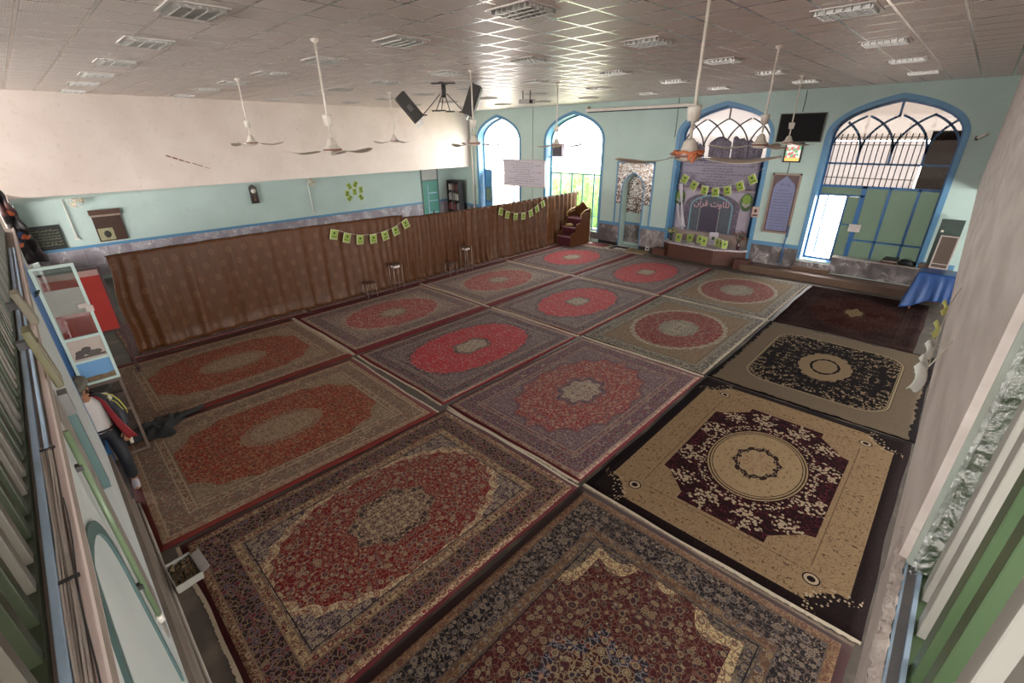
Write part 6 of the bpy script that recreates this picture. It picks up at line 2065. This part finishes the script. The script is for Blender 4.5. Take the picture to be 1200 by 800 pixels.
for si, z in enumerate((.13, .65, 1.15, 1.65)):
    x = -.44
    k = 0
    while x < .38:
        w = rnd.uniform(.035, .07); h_ = rnd.uniform(.28, .40)
        if si == 1 and -.1 < x < .25: h_ = .30
        mb = MB(); mb.bx(-w / 2, w / 2, -.12, .10, 0, h_, bev=.003)
        c_ = rnd.choice(cc)
        o_ = obj('book', mb, paint('book_' + c_[1:], c_, .6) if ('book_' + c_[1:]) not in bpy.data.materials else bpy.data.materials['book_' + c_[1:]], None, loc=(-20.22 + x + w / 2, 16.53, z + .0))
        put(o_, '%s book, number %s from the left on the %s shelf of the dark bookcase' % (BN[c_], NUMS[k], ('bottom', 'third', 'second', 'top')[si]), 'book', 'books in the dark bookcase')
        x += w + .012
        k += 1

# little stands at the foot of the curtain
def low_stand(x, y, h_, lab, tall=False, rz=90):
    t = thing('folding_stand', lab, 'stand', (x, y, 0), R(rz), group='small metal stands along the curtain')
    mt = paint('stand_metal', '#8c8680', .3, metal=.5) if 'stand_metal' not in bpy.data.materials else bpy.data.materials['stand_metal']
    mb = MB(); mb.bx(-.17, .17, -.14, .14, h_, h_ + .018, bev=.006); obj('top', mb, bpy.data.materials.get('stand_top') or paint('stand_top', '#5a4238', .4), t)
    for sx in (-1, 1):
        for sy in (-1, 1):
            mb = MB(); mb.tube([(sx * .15, sy * .12, h_), (sx * .15, sy * (.12 if tall else .14), .012)], .010, 8); mb.sphere((sx * .15, sy * (.12 if tall else .14), .016), .014, 1); obj('leg', mb, mt, t)
    if tall:
        mb = MB(); mb.bx(-.10, .10, -.10, .10, h_ - .09, h_ - .03, bev=.01); obj('tray', mb, m_wmetal, t)
        mb = MB(); mb.tube([(-.15, -.12, .25), (.15, -.12, .25)], .008, 6); obj('stretcher', mb, mt, t)
    else:
        mb = MB(); mb.tube([(-.15, 0, .12), (.15, 0, .12)], .008, 6); mb.tube([(-.15, -.13, .12), (-.15, .13, .12)], .008, 6); obj('stretcher', mb, mt, t)


low_stand(-12.02, 6.35, .42, 'low stand at the curtain, first from the left')
low_stand(-12.02, 7.30, .80, 'tall thin stand at the curtain, left one', True)
low_stand(-12.02, 9.45, .42, 'low stand at the curtain, second from the left')
low_stand(-12.02, 10.15, .84, 'tall thin stand at the curtain, right one', True)

t = thing('red_cloth', 'red cloth hanging in the gallery behind the bars at the left edge', 'cloth', (-1.75, -.85, 0))
mb = MB(); mb.sheet(lambda u, v: ((u - .5) * 1.5, .04 * math.sin(u * 22) + .02 * math.sin(u * 9), 4.25 - 1.22 * v), 60, 12, .004); obj('cloth', mb, paint('red_cotton', '#7c1c20', .8, var=.2), t)
mb = MB(); mb.tube([(-.85, 0, 4.26), (.85, 0, 4.26)], .012, 8); obj('rod', mb, m_steel, t)
for x in (-.83, .83):
    mb = MB(); mb.tube([(x, 0, 3.0), (x, 0, 4.26)], .012, 8); obj('upright', mb, m_steel, t)

# ------------------------------------------------------------ the person at the doorway
m_skin = paint('skin', '#9a6a4c', .5, var=.08, scale=12)
m_shirt = paint('white_shirt_cloth', '#c2bab4', .7, var=.08, scale=14, bump=.2)
m_jack = paint('dark_jacket_cloth', '#15161d', .6, var=.2, scale=12)
m_lin = paint('red_lining', '#7c1a20', .6, var=.15)
m_trous = paint('dark_trouser_cloth', '#15161c', .7, var=.2, scale=12)
m_cap = paint('grey_green_cap', '#5a564a', .8, var=.2, scale=40)
m_sock = paint('pale_sock', '#a39ca4', .8)
m_yel = paint('yellow_piping', '#b5ad4c', .6)
P0 = Vector((-7.22, -.20, 0))
pr = thing('person', 'person in flat cap, white shirt and open dark jacket stepping through the near doorway', 'person', P0, R(-8))
# local frame: +x forward (towards the camera side), +y the person's left
J = {
    'pelvis': (0, 0, .92), 'belly': (.02, 0, 1.04), 'chest': (.05, 0, 1.25), 'upper': (.05, 0, 1.38), 'neck': (.07, .0, 1.47), 'neck2': (.10, .0, 1.54), 'head': (.13, 0, 1.62), 'crown': (.125, 0, 1.70),
    'hipL': (.0, .09, .90), 'kneeL': (.10, .12, .50), 'ankL': (.0, .10, .10), 'ballL': (.10, .11, .045), 'toeL': (.17, .115, .035),
    'hipR': (.0, -.09, .90), 'kneeR': (.04, -.12, .52), 'ankR': (-.34, -.12, .16), 'ballR': (-.27, -.12, .07), 'toeR': (-.22, -.12, .045),
    'shL': (.04, .17, 1.40), 'elL': (.02, .245, 1.14), 'wrL': (.13, .24, .91), 'palmL': (.16, .235, .86),
    'shR': (.04, -.17, 1.40), 'elR': (.0, -.24, 1.14), 'wrR': (.14, -.22, .93), 'palmR': (.17, -.21, .885)}
RD = {'pelvis': (.125, .10), 'belly': (.125, .09), 'chest': (.145, .10), 'upper': (.12, .085), 'neck': .055, 'neck2': .052, 'head': (.068, .082), 'crown': (.060, .074),
      'hipL': .085, 'kneeL': .056, 'ankL': .036, 'ballL': .036, 'toeL': .024, 'hipR': .085, 'kneeR': .056, 'ankR': .036, 'ballR': .036, 'toeR': .024,
      'shL': .058, 'elL': .042, 'wrL': .026, 'palmL': (.034, .018), 'shR': .058, 'elR': .042, 'wrR': .026, 'palmR': (.034, .018)}
names = list(J)
V_ = [J[n] for n in names]
RR = [RD[n] for n in names]
ix = {n: i for i, n in enumerate(names)}
ED = [('pelvis', 'belly'), ('belly', 'chest'), ('chest', 'upper'), ('upper', 'neck'), ('neck', 'neck2'), ('neck2', 'head'), ('head', 'crown'),
      ('pelvis', 'hipL'), ('hipL', 'kneeL'), ('kneeL', 'ankL'), ('ankL', 'ballL'), ('ballL', 'toeL'),
      ('pelvis', 'hipR'), ('hipR', 'kneeR'), ('kneeR', 'ankR'), ('ankR', 'ballR'), ('ballR', 'toeR'),
      ('upper', 'shL'), ('shL', 'elL'), ('elL', 'wrL'), ('wrL', 'palmL'), ('upper', 'shR'), ('shR', 'elR'), ('elR', 'wrR'), ('wrR', 'palmR')]
ED = [(ix[a], ix[b]) for a, b in ED]
# five fingers on each hand, curled
for side in ('L', 'R'):
    sg = 1 if side == 'L' else -1
    w = Vector(J['wr' + side]); p = Vector(J['palm' + side]); d = (p - w).normalized()
    acr = Vector((0, 1, 0)) if abs(d.y) < .9 else Vector((1, 0, 0)); acr = (acr - d * acr.dot(d)).normalized()
    curl = d.cross(acr).normalized() * (1)
    if curl.x > 0: curl = -curl
    for k, (off, ln) in enumerate(((-.027, .062), (-.009, .072), (.009, .068), (.026, .052))):
        b0 = len(V_)
        a0 = p + acr * off + d * .018
        a1 = a0 + d * ln * .45
        a2 = a1 + (d * .7 + curl * .7).normalized() * ln * .35
        a3 = a2 + (d * .2 + curl).normalized() * ln * .28
        V_ += [tuple(a0), tuple(a1), tuple(a2), tuple(a3)]; RR += [.0095, .0090, .0085, .0070]
        ED += [(ix['palm' + side], b0), (b0, b0 + 1), (b0 + 1, b0 + 2), (b0 + 2, b0 + 3)]
    b0 = len(V_)
    side_v = acr * (-sg)
    a0 = w + d * .02 + side_v * .030
    a1 = a0 + (d * .6 + side_v * .6).normalized() * .034
    a2 = a1 + (d * .9 + curl * .4).normalized() * .028
    V_ += [tuple(a0), tuple(a1), tuple(a2)]; RR += [.0115, .0105, .0080]
    ED += [(ix['wr' + side], b0), (b0, b0 + 1), (b0 + 1, b0 + 2)]
bd = obj('body', skin(V_, ED, RR, 0, 2), m_skin, pr, smooth=True)

# head details, tilted down towards the floor at the person's right
HM = Matrix.Translation(Vector((.135, -.005, 1.625))) @ Euler((R(-8), R(18), R(-22))).to_matrix().to_4x4()
mb = MB()
t_ = bmesh.new(); bmesh.ops.create_uvsphere(t_, u_segments=32, v_segments=24, radius=1)
for v in t_.verts:
    x, y, z = v.co
    k = 1.0
    jaw = max(0, -z)
    nx = x * .098 * (1 - .10 * jaw) + (.012 * jaw if x > 0 else -.004 * jaw)
    ny_ = y * .076 * (1 - .28 * jaw)
    nz = z * .118
    if x > .4:
        nx += .026 * math.exp(-((y * .076) / .012) ** 2 - ((nz + .012) / .022) ** 2)      # nose
        nx += .008 * math.exp(-((y * .076) / .010) ** 2 - ((nz - .012) / .022) ** 2)
        nx -= .009 * (math.exp(-((y * .076 - .030) / .014) ** 2 - ((nz - .012) / .012) ** 2) + math.exp(-((y * .076 + .030) / .014) ** 2 - ((nz - .012) / .012) ** 2))
        nx += .006 * math.exp(-((y * .076) / .022) ** 2 - ((nz + .052) / .010) ** 2)
        nx += .009 * math.exp(-((y * .076) / .020) ** 2 - ((nz + .095) / .014) ** 2)
        nx += .004 * math.exp(-((nz - .032) / .008) ** 2)
    v.co = HM @ Vector((nx, ny_, nz))
for f in t_.faces: f.smooth = True
mb.join(t_)
for sy in (-1, 1):
    mb.sphere(HM @ Vector((-.005, sy * .077, -.005)), .03, 2, (.55, .3, 1.0), (R(0), R(18), R(-22)))
hd = obj('head', mb, m_skin, pr)
mb = MB()
for sy in (-1, 1): mb.sphere(HM @ Vector((.081, sy * .030, .012)), .011, 2)
obj('eyes', mb, paint('eye_dark', '#2a211d', .3), hd)
mb = MB()
for sy in (-1, 1): mb.box(HM @ Vector((.094, sy * .030, .030)), (.010, .036, .008), (R(-8), R(18), R(-22)), bev=.003)
obj('eyebrows', mb, m_black, hd)
mb = MB(); mb.box(HM @ Vector((.098, 0, -.050)), (.008, .038, .008), (R(-8), R(18), R(-22)), bev=.003); obj('mouth', mb, paint('lips', '#7a4038', .5), hd)
mb = MB()


def hairf(u, v):
    a = 2 * PI * u; el = R(-38) + v * R(128)
    if math.cos(a) > .35: el = max(el, R(25))
    return HM @ Vector((math.cos(a) * math.cos(el) * .101 - .004, math.sin(a) * math.cos(el) * .081, math.sin(el) * .121))


mb.grid(hairf, 40, 14); obj('hair', mb, m_black, pr, smooth=True)
# flat cap with a peak
mb = MB()


def capf(u, v):
    a = 2 * PI * u
    prof = ((0.0, 1.02, .030), (.15, 1.06, .05), (.35, 1.22, .075), (.55, 1.24, .098), (.75, 1.0, .122), (.9, .6, .134), (1.0, .02, .138))
    for p, q in zip(prof, prof[1:]):
        if p[0] <= v <= q[0]:
            k = (v - p[0]) / (q[0] - p[0]); s = p[1] + (q[1] - p[1]) * k; z = p[2] + (q[2] - p[2]) * k
            break
    return HM @ Vector((math.cos(a) * .104 * s + .014 * v, math.sin(a) * .086 * s, z + .012 * math.cos(a) * -1))


mb.grid(capf, 40, 20); cp_ = obj('cap', mb, m_cap, pr, smooth=True)
mb = MB()
mb.sheet(lambda u, v: HM @ Vector((.085 + .075 * v * math.cos((u - .5) * 2.2) + .004, math.sin((u - .5) * 2.4) * (.085 + .01 * v), .036 - .020 * v)), 16, 6, .005); obj('peak', mb, m_cap, cp_)

# clothing shells
def shell(keys, grow, edges, mat, name, sub=2, extra=None, parent=pr):
    vs = [J[k] if isinstance(k, str) else k[0] for k in keys]
    rs = []
    for k in keys:
        r = RD[k] if isinstance(k, str) else k[1]
        rs.append(tuple(a + grow for a in r) if isinstance(r, tuple) else r + grow)
    return obj(name, skin(vs, edges, rs, 0, sub), mat, parent, smooth=True)


shell([((0, 0, .95), (.128, .104)), 'hipL', 'kneeL', ((.0, .10, .13), .052), 'hipR', 'kneeR', ((-.30, -.12, .20), .052), ((.02, 0, 1.06), (.125, .092))], .016,
      [(0, 1), (1, 2), (2, 3), (0, 4), (4, 5), (5, 6), (0, 7)], m_trous, 'trousers')
shell([((.01, 0, .90), (.124, .098)), 'belly', 'chest', 'upper', ((.065, 0, 1.455), .06), 'shL', ((.03, .21, 1.27), .05), 'shR', ((.02, -.21, 1.27), .05)], .013,
      [(0, 1), (1, 2), (2, 3), (3, 4), (3, 5), (5, 6), (3, 7), (7, 8)], m_shirt, 'shirt')
mb = MB()
for sy in (-1, 1):
    mb.face([Vector(p) for p in ((.118, 0, 1.455), (.13, sy * .055, 1.42), (.10, sy * .075, 1.475), (.075, sy * .05, 1.505))])
cb = obj('collar', mb, m_shirt, pr); cb.modifiers.new('s', 'SOLIDIFY').thickness = .006
mb = MB()
for k in range(6): mb.sphere((.150 + .012 * math.sin(k), 0, 1.38 - .065 * k), .006, 1)
obj('buttons', mb, m_wmetal, pr)
mb = MB(); mb.tube([(.02 + .112 * math.cos(a), .146 * math.sin(a), .985) for a in [2 * PI * k / 28 for k in range(28)]], .014, 6, closed=True); obj('belt', mb, m_black, pr)
# open jacket: two front panels, back, sleeves
def jack(u, v, side=1, inset=0.0):
    """u: 0 centre back .. 1 front edge, v: 0 collar .. 1 hem"""
    op = .80 - .10 * v
    a = PI * (1 - u * op)
    if v < .16:
        k = v / .16; k2 = k ** .7
        ax = .075 + (.128 - .075) * k2; ay = .078 + (.205 - .078) * k2; z = 1.50 - .075 * k ** 1.6; cx = .062
    else:
        k = (v - .16) / .84
        ax = .128 + .05 * k; ay = .205 - .02 * math.sin(k * PI) + .03 * k; z = 1.425 - .60 * k; cx = .062 - .03 * k
    ax -= inset; ay -= inset
    return (cx + ax * math.cos(a) + .05 * u * v, side * ay * math.sin(a) + side * .05 * u * v, z + .008 * math.sin(u * 9 + v * 5))


for s in (1, -1):
    mb = MB(); mb.sheet(lambda u, v, s=s: jack(u, v, s), 22, 22, .006 * s); obj('jacket_side', mb, m_jack, pr)
    mb = MB(); mb.sheet(lambda u, v, s=s: jack(.45 + u * .55, v, s, .010), 14, 22, .003 * s); obj('lining', mb, m_lin, pr)
    # turned-out red facing
    mb = MB(); mb.sheet(lambda u, v, s=s: (Vector(jack(1.0, v, s)) + Vector((.012 + .015 * u, s * .075 * u * (.4 + v), 0))), 6, 20, .003 * s); obj('facing', mb, m_lin, pr)
shell(['shL', 'elL', ((.11, .243, .955), .034)], .026, [(0, 1), (1, 2)], m_jack, 'sleeve')
shell(['shR', 'elR', ((.12, -.224, .97), .034)], .026, [(0, 1), (1, 2)], m_jack, 'sleeve')
mb = MB(); mb.tube([(.08, .15, 1.475), (.08, .245, 1.43), (.08, .29, 1.33), (.06, .318, 1.2), (.06, .318, 1.12)], .007, 6); mb.tube([(.11, .20, 1.42), (.12, .262, 1.33), (.105, .295, 1.2)], .005, 6)
mb.tube([(.155, .26, .99), (.165, .245, .96), (.15, .225, .945)], .008, 6); obj('piping', mb, m_yel, pr)
# socks and the cloth in the hand
for side, gx in (('L', 0), ('R', 0)):
    shell(['ank' + side, 'ball' + side, 'toe' + side], .008, [(0, 1), (1, 2)], m_sock, 'sock')
t = thing('hand_cloth', 'pale folded cloth held in the hand of the person', 'cloth', P0 + Vector((.14, .24, .78)), R(-8))
mb = MB(); mb.sheet(lambda u, v: ((u - .5) * .09, .012 * math.sin(u * 9 + v * 3), .10 - .17 * v + .01 * math.sin(u * 7)), 8, 8, .012); obj('cloth', mb, paint('pale_cloth', '#a89c90', .8, var=.15), t)
